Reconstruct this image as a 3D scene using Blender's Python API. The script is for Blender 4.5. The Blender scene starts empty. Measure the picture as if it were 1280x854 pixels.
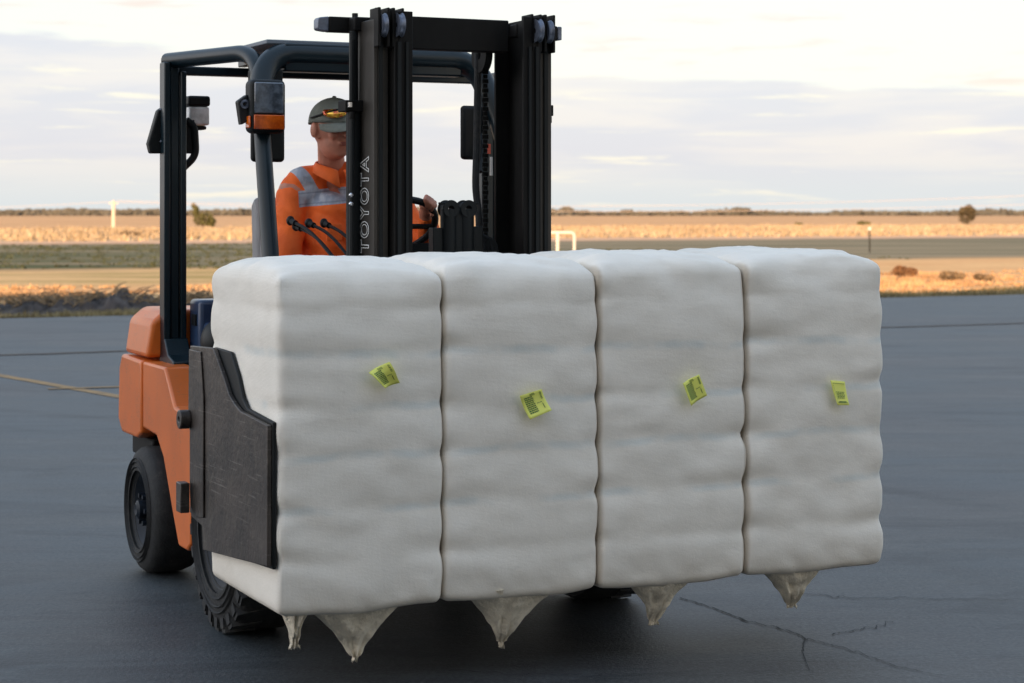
import bpy, bmesh, math, random
import numpy as np
from mathutils import Vector, Matrix, noise
R = math.radians
random.seed(7); rng = np.random.default_rng(7)
S = bpy.context.scene
C = S.collection

# ------------------------------------------------------------------ camera
F, CAMH, HOR = 2500.0, 1.62, 267.0          # focal length in photo pixels, eye height, horizon row
cam_d = bpy.data.cameras.new('camera'); cam = bpy.data.objects.new('camera', cam_d); C.objects.link(cam)
cam.location = (0, 0, CAMH); cam.rotation_euler = (R(90), 0, 0)
cam_d.sensor_width = 36; cam_d.lens = F/1280*36; cam_d.shift_y = -(427-HOR)/1280
cam_d.clip_start = .1; cam_d.clip_end = 9000
cam_d.dof.use_dof = True; cam_d.dof.focus_distance = 7.6; cam_d.dof.aperture_fstop = 5.2
S.camera = cam

# ------------------------------------------------------------------ world, sun, exposure
SUN_EL = 12.5; D = Vector((.30, .954))       # horizontal travel direction of the sunlight
S.view_settings.view_transform = 'Standard'; S.view_settings.look = 'None'
S.view_settings.gamma = 1; S.view_settings.exposure = 0.95; S.view_settings.use_curve_mapping = False

class NT:
    def __init__(s, tree): s.t = tree; s.n = tree.nodes; s.l = tree.links
    def node(s, typ, **kw):
        n = s.n.new(typ)
        for k, v in kw.items(): setattr(n, k, v)
        return n
    def put(s, sock, v):
        if isinstance(v, bpy.types.NodeSocket): s.l.new(v, sock)
        elif v is not None:
            if isinstance(v, (tuple, list)) and len(v) == 3 and sock.type == 'RGBA': v = (*v, 1)
            sock.default_value = v
    def math(s, op, a, b=None, c=None, clamp=False):
        n = s.node('ShaderNodeMath', operation=op, use_clamp=clamp)
        s.put(n.inputs[0], a)
        if b is not None: s.put(n.inputs[1], b)
        if c is not None: s.put(n.inputs[2], c)
        return n.outputs[0]
    def mix(s, f, a, b, blend='MIX'):
        n = s.node('ShaderNodeMix', data_type='RGBA', blend_type=blend)
        s.put(n.inputs[0], f); s.put(n.inputs[6], a); s.put(n.inputs[7], b)
        return n.outputs[2]
    def step(s, v, a, b):
        n = s.node('ShaderNodeMapRange', interpolation_type='SMOOTHSTEP')
        s.put(n.inputs[0], v); s.put(n.inputs[1], a); s.put(n.inputs[2], b)
        return n.outputs[0]
    def vec(s, v, scale=(1,1,1), rot=(0,0,0), loc=(0,0,0)):
        n = s.node('ShaderNodeMapping'); s.put(n.inputs[0], v)
        n.inputs[1].default_value = loc; n.inputs[2].default_value = rot; n.inputs[3].default_value = scale
        return n.outputs[0]
    def noise(s, v, scale, detail=4, rough=.55, dist=0):
        n = s.node('ShaderNodeTexNoise'); s.put(n.inputs['Vector'], v)
        n.inputs['Scale'].default_value = scale; n.inputs['Detail'].default_value = detail
        n.inputs['Roughness'].default_value = rough; n.inputs['Distortion'].default_value = dist
        return n.outputs[0]
    def sep(s, v):
        n = s.node('ShaderNodeSeparateXYZ'); s.put(n.inputs[0], v); return n.outputs

W = bpy.data.worlds.new('World'); S.world = W; W.use_nodes = True
t = NT(W.node_tree); t.n.clear()
sky = t.node('ShaderNodeTexSky', sky_type='NISHITA'); sky.sun_disc = False
sky.sun_elevation = R(SUN_EL); sky.sun_rotation = math.atan2(-D.x, -D.y); sky.air_density = 1; sky.dust_density = 1.5
tc = t.node('ShaderNodeTexCoord').outputs['Generated']
sx, sy, sz = t.sep(tc)
nz = t.noise(t.vec(tc, (3, 3, 26)), 2.2, 6, .55, .3)
nz2 = t.noise(t.vec(tc, (4, 4, 60), loc=(3, 1, 7)), 3.0, 5, .6, .4)
nz3 = t.noise(t.vec(tc, (5, 5, 50), loc=(9, 4, 2)), 3.2, 5, .6, .2)
edge = t.math('ADD', t.math('MULTIPLY', sx, .055), sz)                    # cloud bank edge slopes down to the right
edge = t.math('ADD', edge, t.math('MULTIPLY', t.math('SUBTRACT', nz, .5), .034))
bright = t.step(edge, .0705, .0745)
K = 10.0                                                                  # background strength is 0.1
bank = t.mix(t.step(nz, .40, .62), (.415*K, .415*K, .46*K), (.49*K, .465*K, .465*K))
low = t.step(sz, 0.0, .035); bank = t.mix(low, (.43*K, .455*K, .47*K), bank)
streak = t.math('MULTIPLY', t.step(nz2, .56, .70), .9)
bank = t.mix(streak, bank, (.57*K, .535*K, .46*K))
high = t.mix(t.step(nz3, .54, .74), (.535*K, .535*K, .505*K), (.53*K, .45*K, .41*K))
col = t.mix(bright, bank, high)
dome = t.mix(t.step(nz, .42, .62), (.30*K, .43*K, .62*K), (.43*K, .50*K, .60*K))
col = t.mix(t.step(sz, .16, .55), col, dome)
gl_ = t.math('ADD', t.math('MULTIPLY', sx, -.93), t.math('MULTIPLY', sy, -.25))          # glow added in the unseen left sky to brighten the bales' left faces
gl_ = t.math('MULTIPLY', t.step(gl_, .30, .95), t.step(sz, .95, .25))
col = t.mix(gl_, col, (1.22*K, 1.22*K, 1.26*K))
gb_ = t.math('MULTIPLY', t.step(t.math('MULTIPLY', sy, -1), .15, .9), t.step(sz, .9, .15))  # warm glow added in the sky behind the camera to light the bale fronts
col = t.mix(t.math('MULTIPLY', gb_, .8), col, (1.10*K, .92*K, .68*K))
col = t.mix(.85, sky.outputs[0], col)
bg = t.node('ShaderNodeBackground'); t.put(bg.inputs[0], col); bg.inputs[1].default_value = .1
wo = t.node('ShaderNodeOutputWorld'); t.l.new(bg.outputs[0], wo.inputs[0])

sun_d = bpy.data.lights.new('sun', 'SUN'); sun = bpy.data.objects.new('sun', sun_d); C.objects.link(sun)
sun_d.energy = 5; sun_d.angle = R(.6); sun_d.color = (1, .60, .31)
sd = Vector((D.x*math.cos(R(SUN_EL)), D.y*math.cos(R(SUN_EL)), -math.sin(R(SUN_EL))))
sun.rotation_euler = sd.to_track_quat('-Z', 'Y').to_euler(); sun.location = (-20, -40, 40)

# ------------------------------------------------------------------ frames of reference
P0 = Vector((-.765, 6.55)); YAW = math.atan2(.415, .910); cy, syw = math.cos(YAW), math.sin(YAW)
def lw(p):                                   # truck frame -> world
    return Vector((P0.x + p[0]*cy - p[1]*syw, P0.y + p[0]*syw + p[1]*cy, p[2]))
def pt(px, py, y):                           # photo pixel at a given depth of the truck frame
    q = (px-640)/F
    x = (q*(P0.y + y*cy) - P0.x + y*syw)/(cy - q*syw)
    Z = P0.y + x*syw + y*cy
    return Vector((x, y, CAMH - (py-HOR)*Z/F))
def gp(px, py):                              # photo pixel on the ground
    Z = CAMH*F/(py-HOR); return Vector(((px-640)/F*Z, Z, 0))
def wp(px, py, Z): return Vector(((px-640)/F*Z, Z, CAMH-(py-HOR)*Z/F))

# ------------------------------------------------------------------ materials
def mat(name, col, rough=.6, metal=0, spec=.5, coat=0, var=0, vscale=6, bump=0, bscale=60, fn=None, sss=0, stretch=(1,1,1)):
    m = bpy.data.materials.new(name); m.use_nodes = True
    t = NT(m.node_tree); b = m.node_tree.nodes['Principled BSDF']
    oc = t.node('ShaderNodeTexCoord').outputs['Object']
    c = (*col, 1)
    if var:
        n = t.noise(t.vec(oc, stretch), vscale, 6, .6)
        f = t.step(n, .3, .7)
        c = t.mix(f, tuple(x*(1-var) for x in col), tuple(min(1, x*(1+var)) for x in col))
        r = t.math('ADD', t.math('MULTIPLY', n, .25), rough-.12, clamp=True); t.put(b.inputs['Roughness'], r)
    else: b.inputs['Roughness'].default_value = rough
    if fn: c = fn(t, oc, c, b)
    t.put(b.inputs['Base Color'], c)
    b.inputs['Metallic'].default_value = metal; b.inputs['Specular IOR Level'].default_value = spec
    b.inputs['Coat Weight'].default_value = coat; b.inputs['Coat Roughness'].default_value = .12
    if bump:
        bn = t.node('ShaderNodeBump'); bn.inputs['Strength'].default_value = bump; bn.inputs['Distance'].default_value = .01
        t.put(bn.inputs['Height'], t.noise(t.vec(oc, stretch), bscale, 4, .6)); t.put(b.inputs['Normal'], bn.outputs[0])
    return m
M = {}
def grime(t, oc, c, b):                      # dust and scuffs on paint
    n = t.noise(oc, 9, 8, .7, .4); n2 = t.noise(t.vec(oc, (1, 1, 6)), 40, 5, .7)
    f = t.math('MULTIPLY', t.step(t.math('MULTIPLY', n, n2), .26, .45), .45)
    return t.mix(f, c, (.16, .11, .07))
M['orange'] = mat('orange_paint', (.66, .145, .016), .36, coat=.08, var=.08, vscale=3, fn=grime)
M['navy'] = mat('dark_blue_green_paint', (.003, .013, .020), .35, spec=.35, coat=.12, var=.15, vscale=4)
M['hood'] = mat('navy_hood_paint', (.015, .035, .085), .4, coat=.3, var=.3, vscale=7)
M['black'] = mat('black_steel', (.006, .0055, .005), .6, spec=.2, var=.35, vscale=8, stretch=(1, 1, .3))
M['brownsteel'] = mat('worn_mast_steel', (.030, .025, .020), .5, metal=.2, var=.4, vscale=10, stretch=(1, 1, .25))
M['plastic'] = mat('black_plastic', (.008, .010, .011), .5, spec=.25, var=.2)
M['pulley'] = mat('bare_steel', (.15, .17, .22), .4, metal=.6, var=.3, vscale=30)
M['chrome'] = mat('bright_steel', (.6, .6, .62), .25, metal=1)
def rust(t, oc, c, b):
    n = t.noise(t.vec(oc, (1, 1, .5)), 14, 8, .75, .8)
    c = t.mix(t.math('MULTIPLY', t.step(n, .48, .70), .7), c, (.11, .092, .072))
    s = t.noise(t.vec(oc, (1, 1.2, 45), rot=(.12, 0, 0)), 2.5, 2, .5); s2 = t.noise(t.vec(oc, (1, 1.2, 50), rot=(1.1, 0, 0)), 2.5, 2, .5)
    c = t.mix(t.math('MULTIPLY', t.step(s, .66, .70), .55), c, (.20, .18, .16))
    return t.mix(t.math('MULTIPLY', t.step(s2, .68, .71), .5), c, (.19, .17, .15))
M['clamp'] = mat('scuffed_clamp_steel', (.050, .040, .034), .42, metal=.2, var=.4, vscale=5, fn=rust, bump=.25, bscale=40)
M['rubber'] = mat('tyre_rubber', (.022, .023, .024), .8, var=.3, vscale=18, bump=.3, bscale=120, fn=lambda t, oc, c, b: t.mix(t.math('MULTIPLY', t.step(t.noise(oc, 12, 6, .7), .5, .7), .35), c, (.09, .08, .07)))
M['rim'] = mat('dark_rim_paint', (.008, .013, .022), .5, spec=.25, var=.3)
M['glass'] = mat('lamp_glass', (.09, .11, .14), .12, spec=.8, coat=.6, var=.5, vscale=22)
M['clearlens'] = mat('clear_lens', (.80, .80, .78), .2, spec=.6, var=.3, vscale=14)
M['amber'] = mat('amber_lens', (.95, .115, .003), .2, coat=.6, var=.6, vscale=12)
M['mirror'] = mat('mirror_glass', (.7, .72, .75), .05, metal=1)
M['red'] = mat('red_reflector', (.55, .06, .03), .35)
M['roofsheet'] = mat('pale_roof_sheet', (.16, .19, .23), .5)
M['white'] = mat('white_paint', (.55, .54, .52), .5, var=.05)
M['skin'] = mat('skin', (.58, .235, .155), .5, var=.14, vscale=14, bump=.1, bscale=90)
M['lips'] = mat('lip_skin', (.42, .13, .10), .5)
M['eyewhite'] = mat('eye_white', (.6, .57, .53), .3)
M['iris'] = mat('eye_iris', (.05, .04, .035), .2)
M['brow'] = mat('brown_hair', (.06, .035, .02), .8, var=.3, vscale=60)
M['cap'] = mat('grey_cap_cloth', (.21, .225, .195), .85, var=.15, vscale=20, bump=.3, bscale=200)
M['lens'] = mat('orange_mirror_lens', (.9, .22, .02), .1, metal=.6, coat=.8, fn=lambda t, oc, c, b: t.mix(t.step(t.noise(oc, 30, 2), .4, .6), (.95, .55, .05), (.55, .03, .01)))
M['jeans'] = mat('navy_trousers', (.02, .028, .05), .85, var=.2, bump=.3)
M['seat'] = mat('black_vinyl', (.014, .014, .015), .5, spec=.3, var=.2)
M['seatgrey'] = mat('pale_vinyl', (.30, .30, .31), .6, var=.1)
def shirtfn(t, oc, c, b):
    x, y, z = t.sep(oc)                      # object space is shifted so that it equals the truck frame
    def band(v, mid, half): return t.math('LESS_THAN', t.math('ABSOLUTE', t.math('SUBTRACT', v, mid)), half)
    zz = t.math('ADD', z, t.math('MULTIPLY', t.math('SUBTRACT', x, .95), -.10))
    h = t.math('MULTIPLY', band(zz, 1.70, .036), band(x, .95, .33))
    h = t.math('MULTIPLY', h, t.math('GREATER_THAN', x, .775))
    front = t.math('LESS_THAN', y, 2.2)
    bx = t.math('ADD', .745, t.math('MULTIPLY', t.math('SUBTRACT', 1.87, z), .62))
    d1 = t.math('MULTIPLY', band(x, bx, .030), t.math('GREATER_THAN', z, 1.66))
    bx2 = t.math('SUBTRACT', 2*.95+.02, bx)
    d2 = t.math('MULTIPLY', band(x, bx2, .030), t.math('GREATER_THAN', z, 1.66))
    f = t.math('MAXIMUM', h, t.math('MAXIMUM', d1, d2))
    pip = t.math('MULTIPLY', t.step(t.math('ABSOLUTE', t.math('SUBTRACT', t.math('ABSOLUTE', t.math('SUBTRACT', zz, 1.70)), .024)), .005, .002), .5)
    tape = t.mix(t.step(t.noise(t.vec(oc, (1, 1, .3)), 30, 4, .6), .4, .62), (.33, .38, .48), (.50, .54, .62))
    tape = t.mix(pip, tape, (.16, .18, .24))
    return t.mix(f, c, tape)
M['shirt'] = mat('orange_work_shirt', (.98, .15, .016), .7, var=.12, vscale=9, bump=1.0, bscale=16, fn=shirtfn)
TIES = [.155, .305, .46, .61, .765, .905]   # fractions of the bale height where the straps pinch it
BH = 1.116
def bale_fn(t, oc, c, b):
    x, y, z = t.sep(oc)
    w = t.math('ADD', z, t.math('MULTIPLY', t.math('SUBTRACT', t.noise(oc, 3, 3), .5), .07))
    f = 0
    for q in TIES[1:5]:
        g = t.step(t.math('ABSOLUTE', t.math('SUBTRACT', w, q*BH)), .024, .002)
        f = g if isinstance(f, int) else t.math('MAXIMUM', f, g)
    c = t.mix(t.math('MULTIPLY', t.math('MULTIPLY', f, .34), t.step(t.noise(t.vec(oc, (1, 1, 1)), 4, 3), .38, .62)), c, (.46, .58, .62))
    dirt = t.step(t.noise(t.vec(oc, (1, 1, 1.6)), 4.5, 6, .6), .50, .76)
    c = t.mix(t.math('MULTIPLY', dirt, .15), c, (.52, .44, .34))
    sm = t.math('MULTIPLY', t.step(t.noise(t.vec(oc, (2, 2, 2), loc=(4, 2, 1)), 7, 8, .75, .5), .66, .78), .25)
    c = t.mix(sm, c, (.35, .30, .24))
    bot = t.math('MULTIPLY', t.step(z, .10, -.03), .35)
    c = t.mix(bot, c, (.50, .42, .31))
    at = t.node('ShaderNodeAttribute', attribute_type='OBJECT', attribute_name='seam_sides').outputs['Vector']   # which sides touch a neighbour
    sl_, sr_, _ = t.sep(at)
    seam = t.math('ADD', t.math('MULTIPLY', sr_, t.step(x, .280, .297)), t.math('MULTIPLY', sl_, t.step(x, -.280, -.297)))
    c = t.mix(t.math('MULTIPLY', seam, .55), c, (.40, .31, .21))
    thr = t.noise(t.vec(oc, (60, 60, 9)), 6, 3, .6); thr2 = t.noise(t.vec(oc, (9, 9, 60)), 6, 3, .6)
    c = t.mix(t.math('MULTIPLY', t.step(t.math('MULTIPLY', thr, thr2), .24, .34), .05), c, (.42, .38, .32))
    wv = t.node('ShaderNodeTexWave', wave_type='BANDS', bands_direction='Z'); t.put(wv.inputs[0], oc); wv.inputs[1].default_value = 72; wv.inputs[2].default_value = .6
    wx = t.node('ShaderNodeTexWave', wave_type='BANDS', bands_direction='X'); t.put(wx.inputs[0], oc); wx.inputs[1].default_value = 72; wx.inputs[2].default_value = .6
    ht = t.math('ADD', t.math('MULTIPLY', t.math('ADD', wv.outputs[1], wx.outputs[1]), .09), t.math('ADD', t.noise(t.vec(oc, (1, 1, 1.6)), 13, 5, .6), t.math('MULTIPLY', t.noise(oc, 150, 3, .6), .35)))
    bn = t.node('ShaderNodeBump'); bn.inputs['Strength'].default_value = .28; bn.inputs['Distance'].default_value = .010
    t.put(bn.inputs['Height'], ht); t.put(b.inputs['Normal'], bn.outputs[0])
    return c
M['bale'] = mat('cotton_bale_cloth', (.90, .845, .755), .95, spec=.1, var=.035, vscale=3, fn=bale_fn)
M['flap'] = mat('raw_flap_cloth', (.80, .72, .58), .95, spec=.1, var=.18, vscale=14, bump=.8, bscale=60)
M['tag'] = mat('lime_tag', (.90, .93, .20), .55, var=.05)
M['ink'] = mat('green_ink', (.10, .20, .05), .6, var=.35, vscale=80)
M['yellow'] = mat('worn_yellow_paint', (.27, .16, .055), .7, var=.3, vscale=5)
M['crack'] = mat('dark_crack', (.028, .030, .033), .9)
M['tar'] = mat('tar_joint', (.050, .034, .022), .8, var=.4, vscale=3)
M['pole'] = mat('sunlit_pole', (.62, .50, .40), .8, var=.1)
M['wire'] = mat('bright_wire', (.50, .42, .38), .6)
M['bark'] = mat('bark', (.10, .075, .05), .9, var=.3)
M['leaf'] = mat('olive_leaves', (.085, .085, .028), .8, var=.4, vscale=1.5)
M['leaf2'] = mat('dull_leaves', (.075, .060, .032), .8, var=.4, vscale=1.5)
M['farleaf'] = mat('far_tree_leaves', (.085, .085, .075), .9, var=.3, vscale=.02)
M['scrub'] = mat('brown_scrub', (.16, .085, .04), .9, var=.4, vscale=6)
M['scrub2'] = mat('grey_scrub', (.17, .125, .075), .9, var=.4, vscale=6)
M['char'] = mat('dark_brush', (.045, .038, .036), .95, var=.6, vscale=3, bump=1, bscale=12)
M['metalwall'] = mat('pale_ribbed_metal', (.50, .45, .37), .6, var=.1, vscale=1)
M['darkdoor'] = mat('dark_roller_door', (.08, .09, .10), .6)
M['drygrass'] = mat('dry_grass', (.40, .26, .14), .9, var=.4, vscale=.5)
M['strawgrass'] = mat('pale_straw_grass', (.36, .285, .19), .9, var=.25, vscale=.08)
M['greengrass'] = mat('dull_green_grass', (.048, .058, .026), .9, var=.4, vscale=.25)
M['vergegrass'] = mat('shaded_verge_grass', (.17, .145, .075), .9, var=.4, vscale=.7)
M['textpaint'] = mat('silver_lettering', (.62, .62, .60), .5)

# ------------------------------------------------------------------ mesh helpers
class MB:
    def __init__(s): s.v = []; s.f = []
    def add(s, vs, fs):
        o = len(s.v); s.v += [Vector(v) for v in vs]; s.f += [tuple(i+o for i in f) for f in fs]; return s
    def box(s, a, b, rot=None):
        a, b = Vector(a), Vector(b); c = (a+b)/2; h = (b-a)/2
        vs = [Vector((sx*h.x, sy*h.y, sz*h.z)) for sx in (-1, 1) for sy in (-1, 1) for sz in (-1, 1)]
        if rot: vs = [rot @ v for v in vs]
        return s.add([v+c for v in vs], [(0,1,3,2),(4,6,7,5),(0,4,5,1),(2,3,7,6),(0,2,6,4),(1,5,7,3)])
    def prism(s, poly, axis, a, b):          # poly in the two other axes, extruded from a to b
        def mk(u, w, k): return {'x': (k, u, w), 'y': (u, k, w), 'z': (u, w, k)}[axis]
        n = len(poly)
        vs = [mk(u, w, a) for u, w in poly]+[mk(u, w, b) for u, w in poly]
        fs = [(i, (i+1) % n, (i+1) % n+n, i+n) for i in range(n)]+[tuple(range(n))[::-1], tuple(range(n, 2*n))]
        return s.add(vs, fs)
    def tube(s, pts, r, n=12, flat=None):
        pts = [Vector(p) for p in pts]; rs = r if isinstance(r, (list, tuple)) else [r]*len(pts)
        vs = []; up = None
        for i, p in enumerate(pts):
            d = (pts[min(i+1, len(pts)-1)]-pts[max(i-1, 0)]).normalized()
            if up is None: up = Vector((0, 0, 1)) if abs(d.z) < .9 else Vector((0, 1, 0))
            a = d.cross(up).normalized(); b = a.cross(d).normalized(); up = b
            for k in range(n):
                an = 2*math.pi*k/n+math.pi/n
                w, h = (flat if flat else (1, 1))
                vs.append(p+rs[i]*(math.cos(an)*a*w+math.sin(an)*b*h))
        m = len(pts)
        fs = [(i*n+k, i*n+(k+1) % n, (i+1)*n+(k+1) % n, (i+1)*n+k) for i in range(m-1) for k in range(n)]
        fs += [tuple(range(n))[::-1], tuple(range((m-1)*n, m*n))]
        return s.add(vs, fs)
    def lathe(s, prof, c, axis=(1, 0, 0), n=40, closed=True):
        ax = Vector(axis).normalized(); u = ax.orthogonal().normalized(); w = ax.cross(u); c = Vector(c)
        vs = []; m = len(prof)
        for k in range(n):
            an = 2*math.pi*k/n
            for a, r in prof: vs.append(c+ax*a+r*(math.cos(an)*u+math.sin(an)*w))
        fs = []
        for k in range(n):
            for j in range(m if closed else m-1):
                j2 = (j+1) % m; k2 = (k+1) % n
                fs.append((k*m+j, k*m+j2, k2*m+j2, k2*m+j))
        return s.add(vs, fs)
    def ball(s, c, r, n=16, m=10, rot=None):
        r = Vector(r) if not isinstance(r, (int, float)) else Vector((r, r, r)); c = Vector(c)
        vs = [Vector((0, 0, 1))]
        for i in range(1, m):
            th = math.pi*i/m
            for k in range(n): vs.append(Vector((math.sin(th)*math.cos(2*math.pi*k/n), math.sin(th)*math.sin(2*math.pi*k/n), math.cos(th))))
        vs.append(Vector((0, 0, -1))); e = len(vs)-1
        fs = [(0, 1+k, 1+(k+1) % n) for k in range(n)]
        for i in range(m-2):
            for k in range(n): fs.append((1+i*n+k, 1+(i+1)*n+k, 1+(i+1)*n+(k+1) % n, 1+i*n+(k+1) % n))
        fs += [(e, 1+(m-2)*n+(k+1) % n, 1+(m-2)*n+k) for k in range(n)]
        vs = [Vector((v.x*r.x, v.y*r.y, v.z*r.z)) for v in vs]
        if rot: vs = [rot @ v for v in vs]
        return s.add([v+c for v in vs], fs)
    def cap(s, a, b, ra, rb=None, n=14):     # tapered capsule
        rb = ra if rb is None else rb; a, b = Vector(a), Vector(b); d = (b-a).normalized()
        pts, rr = [], []
        for q in (-1, -.8, -.5, 0): pts.append(a+d*ra*q); rr.append(max(ra*math.sqrt(1-q*q), ra*.05))
        for q in (0, .5, .8, 1): pts.append(b+d*rb*q); rr.append(max(rb*math.sqrt(1-q*q), rb*.05))
        return s.tube(pts, rr, n)

def fillet(pts, r, k=7):
    pts = [Vector(p) for p in pts]; out = [pts[0]]
    for i in range(1, len(pts)-1):
        p, a, b = pts[i], pts[i-1], pts[i+1]
        rr = min(r, (a-p).length*.49, (b-p).length*.49)
        u = p+(a-p).normalized()*rr; w = p+(b-p).normalized()*rr
        for j in range(k+1):
            q = j/k; out.append((1-q)**2*u+2*q*(1-q)*p+q*q*w)
    return out+[pts[-1]]

def link(name, mesh, m, parent=None):
    o = bpy.data.objects.new(name, mesh); C.objects.link(o)
    if m and not mesh.materials: mesh.materials.append(M[m] if isinstance(m, str) else m)
    if parent: o.parent = parent
    return o
def tomesh(name, mb, off=(0, 0, 0), smooth=35):
    me = bpy.data.meshes.new(name); off = Vector(off)
    me.from_pydata([v-off for v in mb.v], [], mb.f)
    bm = bmesh.new(); bm.from_mesh(me); bmesh.ops.recalc_face_normals(bm, faces=bm.faces); bm.to_mesh(me); bm.free()
    if smooth:
        me.polygons.foreach_set('use_smooth', [True]*len(me.polygons)); me.set_sharp_from_angle(angle=R(smooth))
    return me
def obj(name, mb, m, parent=None, off=(0, 0, 0), bevel=0, seg=2, smooth=35):
    o = link(name, tomesh(name, mb, off, smooth), m, parent)
    if bevel:
        b = o.modifiers.new('bevel', 'BEVEL'); b.width = bevel; b.segments = seg; b.limit_method = 'ANGLE'; b.angle_limit = R(40); b.harden_normals = False
    return o
def tag(o, label=None, cat=None, group=None, kind=None):
    if label: o['label'] = label
    if cat: o['category'] = cat
    if group: o['group'] = group
    if kind: o['kind'] = kind
    return o
def npmesh(name, V, Fc, m, parent=None):    # V (n,3), Fc (m,k)
    me = bpy.data.meshes.new(name); k = Fc.shape[1]
    me.vertices.add(len(V)); me.vertices.foreach_set('co', V.astype(np.float32).ravel())
    me.loops.add(Fc.size); me.loops.foreach_set('vertex_index', Fc.astype(np.int32).ravel())
    me.polygons.add(len(Fc)); me.polygons.foreach_set('loop_start', np.arange(0, Fc.size, k, dtype=np.int32))
    me.update(calc_edges=True); me.validate()
    return link(name, me, m, parent)

# ------------------------------------------------------------------ ground and pavement
EDGE = Vector((.893, .451)); NRM = Vector((-.451, .893)); EN = 31.1      # pavement edge: distance EN along NRM
def en(e, n, z=0): return Vector((EDGE.x*e+NRM.x*n, EDGE.y*e+NRM.y*n, z))
gm = bpy.data.materials.new('farm_ground'); gm.use_nodes = True
t = NT(gm.node_tree); b = gm.node_tree.nodes['Principled BSDF']; b.inputs['Roughness'].default_value = 1; b.inputs['Specular IOR Level'].default_value = .1
oc = t.node('ShaderNodeTexCoord').outputs['Object']
x, y, z = t.sep(oc)
v = t.math('ADD', t.math('MULTIPLY', x, NRM.x), t.math('MULTIPLY', y, NRM.y))
u = t.math('ADD', t.math('MULTIPLY', x, EDGE.x), t.math('MULTIPLY', y, EDGE.y))
rot = (0, 0, -math.atan2(EDGE.y, EDGE.x))
n1 = t.noise(t.vec(oc, (.35, 1.6, 1), rot), .35, 6, .65); n2 = t.noise(oc, 3, 8, .75); n3 = t.noise(t.vec(oc, (.12, .9, 1), rot), .22, 6, .6)
vj = t.math('ADD', v, t.math('MULTIPLY', t.math('SUBTRACT', n1, .5), t.math('MULTIPLY', v, .16)))
def band(a, b2, w=.04): return t.math('MULTIPLY', t.step(vj, a*(1-w), a*(1+w)), t.step(vj, b2*(1+w), b2*(1-w)))
c = t.mix(t.step(n2, .35, .65), (.16, .125, .075), (.24, .19, .12))                # verge
orange = t.mix(t.step(n1, .35, .65), (.52, .31, .14), (.62, .42, .21))
c = t.mix(t.step(vj, EN+1.5, EN+2.8), c, orange)
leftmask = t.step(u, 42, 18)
tan = t.mix(t.step(n1, .4, .6), (.30, .24, .09), (.55, .38, .19))
c = t.mix(t.math('MULTIPLY', band(46, 58, .06), leftmask), c, tan)
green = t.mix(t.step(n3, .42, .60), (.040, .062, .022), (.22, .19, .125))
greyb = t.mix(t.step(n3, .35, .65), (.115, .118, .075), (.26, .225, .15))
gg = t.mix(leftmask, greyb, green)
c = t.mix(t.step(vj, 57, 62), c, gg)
c = t.mix(t.step(vj, 107, 111), c, t.mix(t.step(n2, .4, .6), (.52, .34, .22), (.58, .40, .27)))   # track
straw = t.mix(t.step(n1, .35, .65), (.48, .33, .17), (.56, .42, .25))
c = t.mix(t.step(vj, 118, 122), c, straw)
plough = t.mix(t.step(n3, .38, .60), (.42, .25, .125), (.62, .39, .20))
c = t.mix(t.step(vj, 215, 232), c, plough)
c = t.mix(t.math('MULTIPLY', t.step(n2, .3, .8), .3), c, (.12, .09, .06))
t.put(b.inputs['Base Color'], c)
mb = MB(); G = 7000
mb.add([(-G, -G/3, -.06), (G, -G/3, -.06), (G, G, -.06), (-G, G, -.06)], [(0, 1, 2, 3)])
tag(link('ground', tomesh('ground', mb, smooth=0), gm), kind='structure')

am = bpy.data.materials.new('asphalt'); am.use_nodes = True
t = NT(am.node_tree); b = am.node_tree.nodes['Principled BSDF']
oc = t.node('ShaderNodeTexCoord').outputs['Object']
a1 = t.noise(t.vec(oc, (.35, 1.7, 1), rot), .7, 8, .65, .4); a2 = t.noise(oc, 60, 4, .7); a3 = t.noise(t.vec(oc, (.25, 3.5, 1), (0, 0, -.10)), 1.1, 8, .7, .6)
a4 = t.noise(t.vec(oc, (1, 1, 1), loc=(5, 3, 0)), .22, 4, .5)
c = t.mix(t.step(a1, .36, .64), (.012, .020, .025), (.049, .063, .071))
c = t.mix(t.math('MULTIPLY', t.step(a3, .50, .62), .6), c, (.014, .017, .021))
c = t.mix(t.math('MULTIPLY', t.step(a4, .48, .62), .6), c, (.042, .036, .036))
c = t.mix(t.math('MULTIPLY', t.step(a2, .49, .62), .5), c, (.095, .105, .110))
c = t.mix(t.math('MULTIPLY', t.step(a2, .47, .34), .7), c, (.02, .02, .022))
a5 = t.noise(oc, 3.2, 8, .75, .8); a6 = t.noise(t.vec(oc, (.5, 1.4, 1), rot, (8, 2, 0)), 1.8, 8, .7, 1.2); a7 = t.noise(oc, 24, 6, .75)
c = t.mix(t.math('MULTIPLY', t.step(a5, .50, .64), .45), c, (.062, .070, .074))
c = t.mix(t.math('MULTIPLY', t.step(a6, .52, .62), .55), c, (.013, .017, .021))
c = t.mix(t.math('MULTIPLY', t.step(a7, .54, .66), .45), c, (.085, .090, .090))
c = t.mix(t.math('MULTIPLY', t.step(a7, .44, .34), .5), c, (.010, .012, .015))
px_, py_, pz_ = t.sep(oc)
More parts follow.
